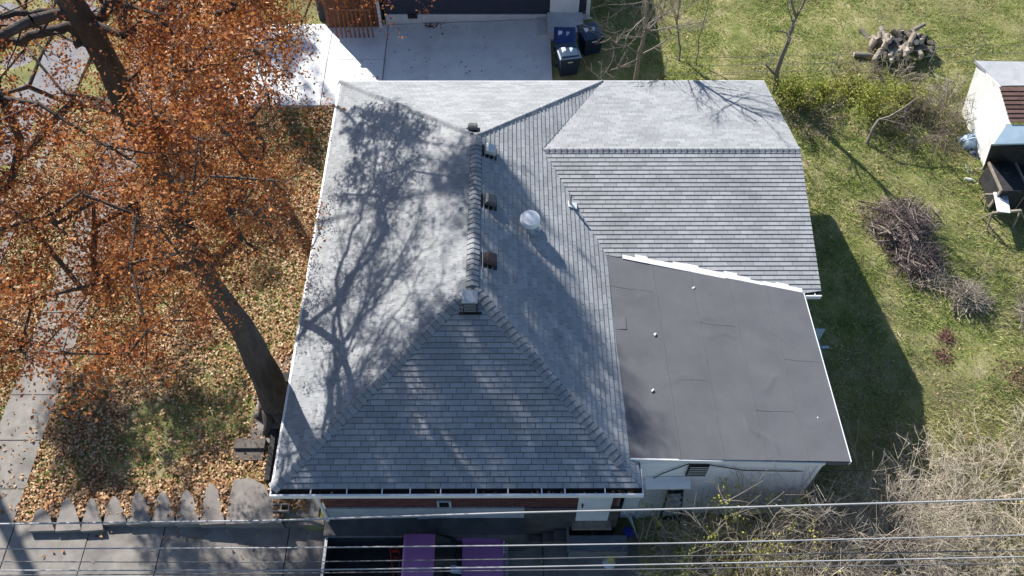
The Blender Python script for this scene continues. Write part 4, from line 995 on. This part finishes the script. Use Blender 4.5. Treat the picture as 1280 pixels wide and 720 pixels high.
g = MB(); g.prism([at(1258, 156, 2.4), at(1330, 156, 2.4), at(1330, 178, 2.2), at(1242, 180, 2.2)], (0, 0, -.05)); g.build('lean_to_roof', m_pblue, sh)
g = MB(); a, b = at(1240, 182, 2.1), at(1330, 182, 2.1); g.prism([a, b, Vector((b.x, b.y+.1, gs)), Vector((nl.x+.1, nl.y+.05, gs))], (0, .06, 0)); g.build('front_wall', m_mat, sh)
g = MB(); g.prism([nl+Vector((-.05, -.05, 0)), nl+Vector((-.05, -.05, .0))+Vector((.09, 0, 0)), tn_+Vector((.05, -.06, .02)), tn_+Vector((-.04, -.06, .02))], (0, -.03, 0)); g.build('corner_board', m_wood, sh)
# dark grill cart / kennel under sheet
kb = empty('dark_cabinet', at(1256, 238, gs-.1), 'black boxy cabinet with brown frame in front of the shed', 'cabinet')
a, b = at(1237, 203, 1.3), at(1268, 203, 1.3); c_ = at(1237, 238, 1.3)
g = MB(); g.bb(a.x, b.x, c_.y, a.y, gs-.1, 1.28); g.build('body', m_mat, kb)
for xf in (a.x-.05, b.x+.005):
    g = MB(); g.bb(xf, xf+.045, c_.y-.02, c_.y+.05, gs-.1, 1.33); g.build('frame_post', m_wood, kb)
    g = MB(); g.bb(xf, xf+.045, c_.y+.051, a.y, 1.26, 1.33); g.build('frame_rail', m_wood, kb)
g = MB(); lathe(g, (a+b)/2+Vector((0, -.25, -.01)), [(.22, 0), (.2, .05), (.1, .07)]); g.build('lid', m_black, kb)
kc = empty('dark_cabinet', at(1285, 238, gs-.1), 'black cabinet cut by the right edge below the shed', 'cabinet')
g = MB(); g.bb(b.x+.1, b.x+1.2, c_.y, a.y+.05, gs-.1, 1.2); g.build('body', m_mat, kc); g = MB(); g.bb(b.x+.15, b.x+1.15, c_.y+.1, a.y-.1, 1.205, 1.24); g.build('lid', m_black, kc)
# tarp bundle
tp = at(1211, 178, .75); g = MB(); lathe(g, tp+Vector((0, 0, -.3)), [(.28, 0), (.34, .15), (.30, .35), (.18, .5), (.05, .55)], 12)
g.v = [tuple(Vector(v)+Vector([random.gauss(0, .035) for _ in range(3)])) for v in g.v]; bun = g.build('tarp_bundle', m_tarp, None, True); tag(bun, 'crumpled blue and white tarp bundle leaning on the shed wall', 'tarp')
g = MB(); g.tube([tp+Vector((-.25, -.05, .1)), tp+Vector((0, -.1, .3)), tp+Vector((.22, .05, .12))], .02, 5); g.build('cord', m_pblue, bun)
tp2 = at(1216, 196, .6); g = MB(); lathe(g, tp2+Vector((0, 0, -.2)), [(.2, 0), (.25, .1), (.2, .3), (.05, .36)], 10); g.v = [tuple(Vector(v)+Vector([random.gauss(0, .03) for _ in range(3)])) for v in g.v]
m_navt = M('navy_tarp', [(.02, .03, .07), (.05, .07, .13)], .5, 6, .4, 20); tag(g.build('tarp_bundle', m_navt, None, True), 'navy blue tarp bundle below the crumpled blue and white one', 'tarp')
for k, (x, y, x2, y2, m_, lab) in enumerate([(1205, 203, 1211, 222, m_white, 'white plank leaning near the shed corner, leftmost'), (1213, 206, 1216, 224, m_bark2, 'brown stick on the ground between white scraps'), (1196, 184, 1206, 196, m_twigd, 'dark stick heap end beside the tarp'), (1222, 210, 1229, 216, m_white, 'white scrap lying beside the cabinet'), (1206, 223, 1220, 228, m_white, 'white pipe lying on the grass by the cabinet'), (1222, 190, 1231, 208, m_pblue, 'pale blue board leaning at the shed corner')]):
    a, b = at(x, y, gs+.12), at(x2, y2, gs+.06); g = MB(); g.tube([a, a.lerp(b, .5)+Vector((0, 0, .03)), b], [.035, .045, .03], 6); tag(g.build('scrap', m_), lab, 'scrap')

# wooden trestle with white board and round lid
tr = empty('trestle', at(1250, 300, .2), 'weathered wooden trestle holding a white board, right edge of lawn', 'trestle')
gt = .22; th_ = 1.0
def beam(a, b, r_=.035, m=m_wood, nm='beam'):
    g = MB(); g.tube([a, b], r_, 4); g.build(nm, m, tr)
A1, A2 = at(1232, 243, th_), at(1270, 243, th_); B1, B2 = at(1240, 266, th_), at(1276, 263, th_)
beam(A1, A2); beam(B1, B2, .04)
for p, q_ in ((A1, (1222, 256)), (A1+Vector((.05, -.02, 0)), (1228, 272)), (B1, (1231, 294)), (B1, (1222, 275)), (A2, (1286, 262)), (B2, (1262, 292)), (B2, (1290, 296))): beam(p, at(q_[0], q_[1], gt+.0), .03, m_wood, 'leg')
g = MB(); g.prism([at(1242, 240, th_+.06), at(1259, 240, th_+.06), at(1263, 266, th_+.06), at(1247, 264, th_+.06)], (0, 0, -.025)); bd = g.build('board', m_white, tr)
g = MB(); lathe(g, at(1254, 247, th_+.07), [(.13, 0), (.13, .02), (.10, .025), (.095, .01)], 16); lathe(g, at(1254, 247, th_+.07), [(.06, 0), (.055, .04), (.01, .045)], 12); g.build('round_lid', m_galv, bd)

# pale chair peeking past the low roof
pc = empty('plastic_chair', at(1030, 432, -.1), 'pale blue plastic chair showing past the edge of the low roof', 'chair')
cp = at(1027, 428, .6); g = MB(); g.bb(cp.x-.35, cp.x+.05, cp.y-.2, cp.y+.25, .33, .37); g.build('seat', m_pblue, pc)
g = MB(); g.bb(cp.x-.35, cp.x+.06, cp.y+.22, cp.y+.26, .37, .85); g.build('backrest', m_pblue, pc)
for sx, sy in ((-.33, -.18), (.02, -.18), (-.33, .22), (.02, .22)): g = MB(); g.tube([(cp.x+sx, cp.y+sy, .33), (cp.x+sx*1.05, cp.y+sy*1.1, gz(cp.x, cp.y))], .018, 6); g.build('leg', m_pblue, pc)
g = MB(); g.bb(cp.x+.0, cp.x+.2, cp.y-.12, cp.y-.06, .50, .53); g.build('armrest', m_pblue, pc)

# ------------------------------------------------------------------ front: truck, steps, bits
zd = -.66
tk = empty('pickup_truck', (-1.5, 5.2, zd), 'purple pickup truck with open dark bed parked beside the brick wall', 'truck')
zb = zd+1.12; zr_t = zd+1.55; zh = zd+1.05
bx0, bx1 = at(405, 690, zb).x, at(502, 690, zb).x; yy1 = at(450, 669, zb).y; yy0 = yy1-1.72
cx0, cx1 = at(503, 690, zr_t).x, at(543, 690, zr_t).x; yr1 = at(520, 667, zr_t).y; yc0 = yy0+(yy1-yr1)
hx0, hx1 = at(578, 690, zh).x, at(629, 690, zh).x; yh1 = at(600, 665, zh).y
g = MB(); g.bb(bx0, bx1, yy1-.06, yy1, zd+.45, zb-.0); g.bb(bx0, bx1, yy0, yy0+.06, zd+.45, zb); g.bb(bx0, bx0+.06, yy0+.06, yy1-.06, zd+.45, zb); g.bb(bx1-.05, bx1, yy0+.06, yy1-.06, zd+.5, zb); bed = g.build('bed', m_mat, tk)
g = MB(); g.bb(bx0+.06, bx1-.05, yy0+.06, yy1-.06, zd+.5, zd+.56)
for k in range(8): g.bb(bx0+.1, bx1-.1, yy0+.2+k*.18, yy0+.26+k*.18, zd+.56, zd+.575)
g.build('bed_floor', m_black, bed)
g = MB(); g.bb(bx0-.01, bx1, yy1-.05, yy1+.02, zb+.001, zb+.03); g.bb(bx0-.01, bx0+.05, yy0, yy1-.05, zb+.001, zb+.025); g.build('bed_rail', m_galv, bed)
g = MB(); hl = [(cx0-.02, zr_t-.5), (cx0+.02, zr_t-.03), (cx0+.12, zr_t), (cx1-.08, zr_t), (cx1, zr_t-.03)]
g.prism([(x, yc0, z) for x, z in [(cx0, zr_t-.03), (cx0+.06, zr_t), (cx1-.06, zr_t+.005), (cx1+.0, zr_t-.03), (cx1, zr_t-.07), (cx0, zr_t-.07)]], (0, yr1-yc0, 0)); g.build('cab_roof', m_purple, tk, False)
g = MB(); g.bb(bx1+.01, hx0+.1, yy0, yy1, zd+.4, zd+1.0); g.prism([(hx0-.02, yy0+.06, zd+.4), (hx1, yy0+.1, zd+.4), (hx1+.0, yy0+.12, zh-.14), (hx1-.06, yy0+.12, zh-.06), (hx0-.02, yy0+.06, zh-.02)], (0, yh1-yy0-.1, 0)); g.build('body', m_purple, tk)
g = MB(); nh = 6
hv = []
for i in range(nh+1):
    t = i/nh; x = hx0+(hx1-hx0)*t
    for j in range(9): s_ = j/8; y = yy0+.08+(yh1-yy0-.1)*s_; hv.append((x, y, zh-.05*t*t-.07*(2*s_-1)**4+(.012 if 2 <= j <= 6 else 0)))
g.add(hv, [(i*9+j, i*9+j+1, (i+1)*9+j+1, (i+1)*9+j) for i in range(nh) for j in range(8)]); g.build('hood', m_purple, tk, True)
g = MB(); g.add([(cx1+.002, yc0, zr_t-.06), (cx1+.002, yr1, zr_t-.06), (hx0-.12, yy1-.1, zd+1.05), (hx0-.12, yy0+.1, zd+1.05), (cx1+.002, yc0, zr_t-.1), (cx1+.002, yr1, zr_t-.1), (hx0-.14, yy1-.1, zd+1.0), (hx0-.14, yy0+.1, zd+1.0)], [(0, 1, 2, 3), (4, 5, 6, 7), (0, 1, 5, 4), (2, 3, 7, 6), (1, 2, 6, 5), (0, 3, 7, 4)]); g.build('windscreen', m_glass, tk)
g = MB(); g.bb(hx0-.12, hx0-.005, yy0+.1, yy1-.1, zd+1.0, zd+1.03); g.build('wiper_cowl', m_black, tk)
g = MB(); g.tube([(hx0-.1, yy1-.3, zd+1.06), (hx0-.25, yy1-.75, zd+1.15)], .01, 4); g.build('wiper', m_black, tk)
g = MB(); g.prism([(cx0+.0, yr1-.02, zr_t-.07), (cx1, yr1-.02, zr_t-.07), (hx0-.15, yy1-.06, zd+1.0), (bx1+.03, yy1-.06, zd+1.0)], (0, -.03, 0)); g.build('side_window', m_glass, tk)
g = MB(); g.bb(bx1+.005, bx1+.02, yc0+.1, yr1-.1, zd+1.1, zr_t-.1); g.build('rear_window', m_glass, tk)
g = MB(); g.bb(hx1+.05, hx1+.11, yy0-.0, yy1-.05, zd+.5, zd+.72); g.bb(hx1-.02, hx1+.05, yy0+.3, yy1-.3, zd+.5, zd+.68); g.build('bumper', m_galv, tk)
for sy in (yy0+.2, yh1-.25): g = MB(); g.bb(hx1+.0, hx1+.03, sy-.12, sy+.12, zh-.38, zh-.2); g.build('headlight', m_door, tk)
for x in (bx0+.55, hx0+.35):
    for y in (yy0+.02, yy1-.24):
        g = MB(); g.tube([(x, y, zd+.32), (x, y+.22, zd+.32)], .32, 20); wh = g.build('wheel', m_black, tk); g = MB(); g.tube([(x, y-.005, zd+.32), (x, y+.225, zd+.32)], .17, 14); g.build('rim', m_galv, wh)
g = MB(); g.bb(hx0-.25, hx0-.1, yy1+.0, yy1+.12, zd+1.0, zd+1.14); g.build('mirror', m_purple, tk)
def bevel(o, w_, seg=3):
    b_ = bmesh.new(); b_.from_mesh(o.data); bmesh.ops.remove_doubles(b_, verts=b_.verts, dist=1e-5)
    ed = [e for e in b_.edges if len(e.link_faces) == 2 and e.calc_face_angle(0) > .35]
    bmesh.ops.bevel(b_, geom=ed, offset=w_, segments=seg, profile=.5, affect='EDGES', clamp_overlap=True)
    for f in b_.faces: f.smooth = True
    b_.to_mesh(o.data); b_.free()
for o in tk.children:
    if o.name.startswith('cab_roof'): bevel(o, .03)
# red hand truck lying in the bed
rc = empty('hand_truck', (bx1-.3, yy1-.4, zd+.6), 'red hand truck lying in the dark bed of the purple truck', 'hand truck')
ra_ = at(488, 688, zb-.15); g = MB()
g.tube([ra_, at(494, 735, zb-.15)], .016, 6); g.tube([at(499, 688, zb-.15), at(504, 735, zb-.15)], .016, 6); g.tube([at(487, 686, zb-.15), at(492, 683, zb-.1), at(499, 686, zb-.15)], .018, 6); g.build('frame', m_red, rc)
g = MB(); g.box(at(494, 689, zb-.17), (.13, .06, .02)); g.box(at(495, 697, zb-.17), (.12, .03, .02)); g.build('plate', m_red, rc)
g = MB(); g.box(at(570, 712, zd+1.3), (.24, .16, .02), Matrix.Rotation(.35, 3, 'Y')); tag(g.build('sky_reflection', m_tarp), 'pale blue sheet imitating sky reflected in the truck windscreen', 'reflection')  # pale sheet standing in for the sky reflected in the windscreen

# entry steps and landing (shaded)
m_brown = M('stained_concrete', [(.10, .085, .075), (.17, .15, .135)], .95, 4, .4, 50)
es = empty('entry_steps', at(700, 660, -.5), 'dim concrete steps climbing to the landing below the front eave', 'steps')
zs = [-.5, -.34, -.18]
for k, (x0, x1) in enumerate(((663, 677), (678, 692), (692, 709))):
    z = zs[k]; a = at(x0, 677, z); b = at(x1, 677, z); c_ = at(x0, 642, z); g = MB(); g.bb(a.x, b.x-.004, a.y, min(c_.y, yW-.05), -.9, z); g.build('step', m_brown, es)
ld = empty('landing', at(740, 690, -.1), 'grey concrete landing with worn white edge in front of the shaded door', 'landing')
a = at(711, 690, -.02); b = at(785, 690, -.02)
m_land = M('landing_concrete', [(.14, .155, .17), (.22, .235, .25)], .95, 3, .4, 40)
g = MB(); g.bb(a.x, b.x, a.y, yW-.24, -.9, -.02); g.build('slab', m_land, ld)
g = MB(); g.bb(a.x-.03, a.x+.02, a.y+.02, a.y+1.0, -.06, -.012); g.bb(a.x, b.x-.3, a.y-.015, a.y+.03, -.06, -.011); g.build('worn_edge', m_wall_c, ld)
# small things
def bx_obj(name, c, d, m, label, cat, rot=None): g = MB(); g.box(c, d, rot); o = g.build(name, m); return tag(o, label, cat)
mu = empty('garden_stool', at(764, 705, -.5), 'white round pot with yellow top beside the landing', 'pot')
p = at(762, 702, -.45); g = MB(); lathe(g, p+Vector((0, 0, -.25)), [(.10, 0), (.16, .05), (.17, .14), (.13, .18), (.06, .20)], 16); g.build('pot', m_white, mu, True)
g = MB(); lathe(g, p+Vector((0.02, .06, -.04)), [(.03, 0), (.10, .05), (.12, .12), (.08, .2), (.02, .23)], 14); g.build('top', m_yel, mu, True)
o = bx_obj('blue_bag', at(785, 665, -.3), (.2, .25, .16), m_blue, 'small bright blue bag in the shade below the eave corner', 'bag', Matrix.Rotation(.4, 3, 'Z'))
bmx = bmesh.new(); bmx.from_mesh(o.data); bmesh.ops.subdivide_edges(bmx, edges=bmx.edges, cuts=4, use_grid_fill=True)
cen = sum((v.co for v in bmx.verts), Vector())/len(bmx.verts)
for v in bmx.verts: d = (v.co-cen); v.co = cen+d.normalized()*min(d.length, .12)+Vector([random.gauss(0, .012) for _ in range(3)])
bmx.to_mesh(o.data); bmx.free()
ps = empty('white_post', at(800, 672, -.6), 'thin pale leaning posts in the shade beside the landing', 'post')
for q_ in (((783, 640), (793, 662)), ((788, 645), (797, 672))): g = MB(); g.tube([at(*q_[0], .3), at(*q_[1], -.5)], .018, 5); g.build('rod', m_pblue, ps)
# cinder block
cb = at(351, 634, -.32); gzb = gz(cb.x, cb.y)
g = MB(); Lb, Wb, Hb = .39, .19, .19; cz = .10
cb = at(351, 634, cz+.1)
for (x0, x1, y0, y1) in ((-Lb/2, Lb/2, -Wb/2, -Wb/2+.03), (-Lb/2, Lb/2, Wb/2-.03, Wb/2), (-Lb/2, -Lb/2+.03, -Wb/2+.03, Wb/2-.03), (Lb/2-.03, Lb/2, -Wb/2+.03, Wb/2-.03), (-.02, .02, -Wb/2+.03, Wb/2-.03)): g.bb(cb.x+x0, cb.x+x1, cb.y+y0, cb.y+y1, cz-.1, cz+.1)
tag(g.build('cinder_block', m_wall_c), 'pale cinder block with two holes at the front left corner of the house', 'block')
# bench-like board leaning by the foundation and other planks
a, b = at(522, 649, .60), at(602, 643, .62); g = MB(); g.prism([a, b, b+Vector((0, .11, .05)), a+Vector((0, .11, .05))], (0, .01, -.04)); tag(g.build('plank', m_found), 'long pale plank lying on the dark ledge below the brick wall', 'plank')
# folding chair / step ladder by the white wall
fc_ = empty('step_ladder', atY(842, 650, 6.9), 'dark short step ladder leaning on the white siding by the pale door', 'ladder')
A_, B2_ = atY(836, 613, 6.98), atY(853, 612, 6.98); C_, D_ = atY(826, 645, 6.7), atY(850, 645, 6.7)
for a, b in ((A_, C_), (B2_, D_)): g = MB(); g.tube([a, b, b+(b-a)*.25], .03, 6); g.build('rail', m_black, fc_)
for k in range(6):
    t_ = k/5; a, b = A_.lerp(C_, t_), B2_.lerp(D_, t_); g = MB(); g.prism([a, b, b+Vector((0, -.08, 0)), a+Vector((0, -.08, 0))], (0, 0, -.02)); g.build('tread', m_black if k in (0, 5) else m_galv, fc_)
# garden steps left of the house
gs_ = empty('garden_steps', at(312, 575, 0), 'dark stone steps between the walkway and the toothed wall', 'steps')
for k, (x0, x1, y0, y1, z) in enumerate(((292, 330, 548, 560, .14), (291, 328, 562, 575, .07))):
    a, b, c_ = at(x0, y1, z), at(x1, y1, z), at(x0, y0, z); g = MB(); g.bb(a.x, b.x, a.y, c_.y, -.3, z); g.build('step', m_brown, gs_)
# side rail / edging between walkway and house
g = MB(); a, b = at(348, 480, .2), at(330, 600, .2); g.prism([a, a+Vector((.12, 0, 0)), b+Vector((.12, 0, 0)), b], (0, 0, -.3)); tag(g.build('edging_board', m_mat), 'dark edging board along the left wall of the house', 'edging')
a = at(350, 468, .45); g = MB(); g.bb(a.x-.1, a.x+.5, a.y-.2, a.y+.05, -.1, .45); tag(g.build('planter_box', m_mat), 'dark low box by the house wall at the trunk foot', 'box')

# overhead cables
cabs = [([(-200, 658), (0, 655), (330, 651), (640, 641), (860, 636), (1280, 624), (1500, 617)], 9.4, .012, m_cable, 'thick pale cable, topmost of the five across the foot of the photo'),
        ([(-200, 687), (0, 686), (330, 685), (640, 682), (850, 679), (1280, 669), (1500, 664)], 9.2, .009, m_cable, 'pale overhead cable, second from the top'),
        ([(-200, 703), (0, 702), (330, 703), (640, 699), (850, 695), (1280, 688), (1500, 684)], 9.0, .007, m_cabled, 'thin darker overhead cable, third from the top'),
        ([(-200, 714), (0, 713), (330, 713), (640, 709), (850, 705), (1280, 696), (1500, 691)], 9.0, .009, m_cable, 'pale overhead cable, fourth from the top'),
        ([(-200, 719), (0, 719), (330, 717), (640, 713), (850, 711), (1280, 704), (1500, 700)], 8.8, .007, m_cabled, 'thin overhead cable, lowest of the five')]
for pl, z, r_, m_, lab in cabs:
    g = MB(); P_ = [at(x, y, z+.0) for x, y in pl]; out = []
    for a, b in zip(P_[:-1], P_[1:]): out += [a.lerp(b, t/4) for t in range(4)]
    g.tube(out+[P_[-1]], r_, 6); tag(g.build('overhead_cable', m_, None, True), lab, 'cable', 'overhead cables along the street side')

# ------------------------------------------------------------------ grass and leaf litter
def gzv(P):
    return np.array([gz(a, b) for a, b in P])
def on_paving(P):
    x, y = P[:, 0], P[:, 1]
    m = ((x > -12.6) & (x < -11.4)) | ((y < 6.85) & (x > -12) & (x < 3)) | ((x > -11.7) & (x < 1.45) & (y > 20.4) & (y < 24.4)) | ((x > -6.45) & (x < -5.3) & (y > 8.9) & (y < 11.4)) | (x < -14.2)
    m |= (x > xWl) & (x < 7.1) & (y > 6.8) & (y < 18.3)
    return m
def blades(name, n, xr, yr, h, wd, m, dens=None, parent=None):
    P = np.c_[rng.uniform(*xr, n), rng.uniform(*yr, n)]; P = P[~on_paving(P)]
    if dens is not None: P = P[rng.random(len(P)) < dens(P)]
    n = len(P); z = gzv(P); th = rng.uniform(0, 6.28, n); hh = h*rng.uniform(.4, 1.1, n); ln = rng.normal(0, 1.3, (n, 2))*hh[:, None]
    b = np.c_[P, z-.03]; w_ = np.c_[np.cos(th), np.sin(th), np.zeros(n)]*wd*rng.uniform(.6, 1.4, (n, 1))
    V = np.stack([b-w_, b+w_, b+np.c_[ln, hh+.03]], 1).reshape(-1, 3)
    return tag(np_mesh(name, V, np.arange(3*n).reshape(n, 3), m, parent), kind='stuff')
def pn(P, s, ph=0.): return .5+.25*np.sin(P[:, 0]*s+ph+1.3*np.sin(P[:, 1]*s*.7))+.25*np.sin(P[:, 1]*s*1.1+2*ph+1.7*np.sin(P[:, 0]*s*.8))
blades('yard_grass', 200000, (3.2, 20), (6.9, 30), .07, .012, m_grass)
blades('dry_weeds', 60000, (6.5, 16), (1, 12), .12, .008, m_dry, lambda P: np.clip((11.3-P[:, 1])/2.5, 0, 1)*(P[:, 0] > 7.2+0*P[:, 0])+.0)
blades('dry_weeds', 26000, (8, 19), (9, 26), .09, .008, m_dry, lambda P: (pn(P, .9) > .62)*.9)
blades('lawn_grass', 60000, (-14.2, -4.7), (6.9, 20.3), .06, .011, m_grass, lambda P: .35+.6*(pn(P, 1.1, 1.) > .45))
TEETH = []
for ch in rw.children:
    TEETH.append([(v.co.x+rw.location.x, v.co.y+rw.location.y) for v in list(ch.data.vertices)[:len(ch.data.vertices)//2]])
def litter_patch(name, n, xr, yr, size, dens, m=m_litter):
    P = np.c_[rng.uniform(*xr, n), rng.uniform(*yr, n)]; P = P[rng.random(len(P)) < dens(P)]; P = P[[not (6.6 < b < 8.2 and any(inpoly(a, b, T) for T in TEETH)) for a, b in P]]
    C = np.c_[P, gzv(P)+rng.uniform(.01, .06, len(P))]; o = litter(name, C, size, m); return tag(o, kind='stuff')
litter_patch('leaf_litter', 125000, (-15, -4.7), (6.95, 20.4), .075, lambda P: np.clip(np.exp(-(P[:, 1]-7.0)/.55)*1.3+.38+.4*(pn(P, 1.3, 2.) > .55)-.25*((P[:, 0] > -9.5)&(P[:, 1]<10)&(P[:, 1]>8)), 0, 1)*(~((P[:, 0] > -12.6) & (P[:, 0] < -11.4)) | (rng.random(len(P)) < .08)))
litter_patch('leaf_litter', 900, (-11.6, 1.4), (20.5, 24.2), .07, lambda P: .25+0*P[:, 0], m_fence)
litter_patch('leaf_litter', 1500, (-12, 3), (2, 6.8), .08, lambda P: .12+.5*(P[:, 1] > 6.55))
litter_patch('leaf_litter', 5000, (4, 18), (7, 27), .06, lambda P: .3+0*P[:, 0])
# leaves over the tooth wall
C = []
for (a, b), ty in zip(tx, top_y):
    for _ in range(150):
        x = b+random.gauss(0, 4); y = random.uniform(ty-6, 646); p = at(x, y, .10+random.uniform(0, .06)); C.append(tuple(p))
tag(litter('leaf_litter', np.array(C), .09, m_litter), kind='stuff')
C = [tuple(at(random.gauss(372, 10), random.gauss(621, 5), .0)) for _ in range(90)]

def patch_cloud(name, a, b, n, sp, m, size, lab=None, cat=None):
    c = atg(a, b); P = np.c_[rng.normal(c.x, sp, n), rng.normal(c.y, sp, n)]; C = np.c_[P, gzv(P)+rng.uniform(.01, .06, n)]
    return tag(litter(name, C, size, m), lab, cat, kind='stuff')
m_dirt = M('brown_clods', [(.10, .05, .04), (.22, .12, .09)], .95, 6, island=.5)
for (a, b, n, sp) in ((1183, 422, 260, .12), (1178, 446, 200, .14), (1105, 470, 60, .5), (1272, 470, 400, .3), (1060, 85, 300, .4)): patch_cloud('dead_plant_clump', a, b, n, sp, m_dirt, .05)
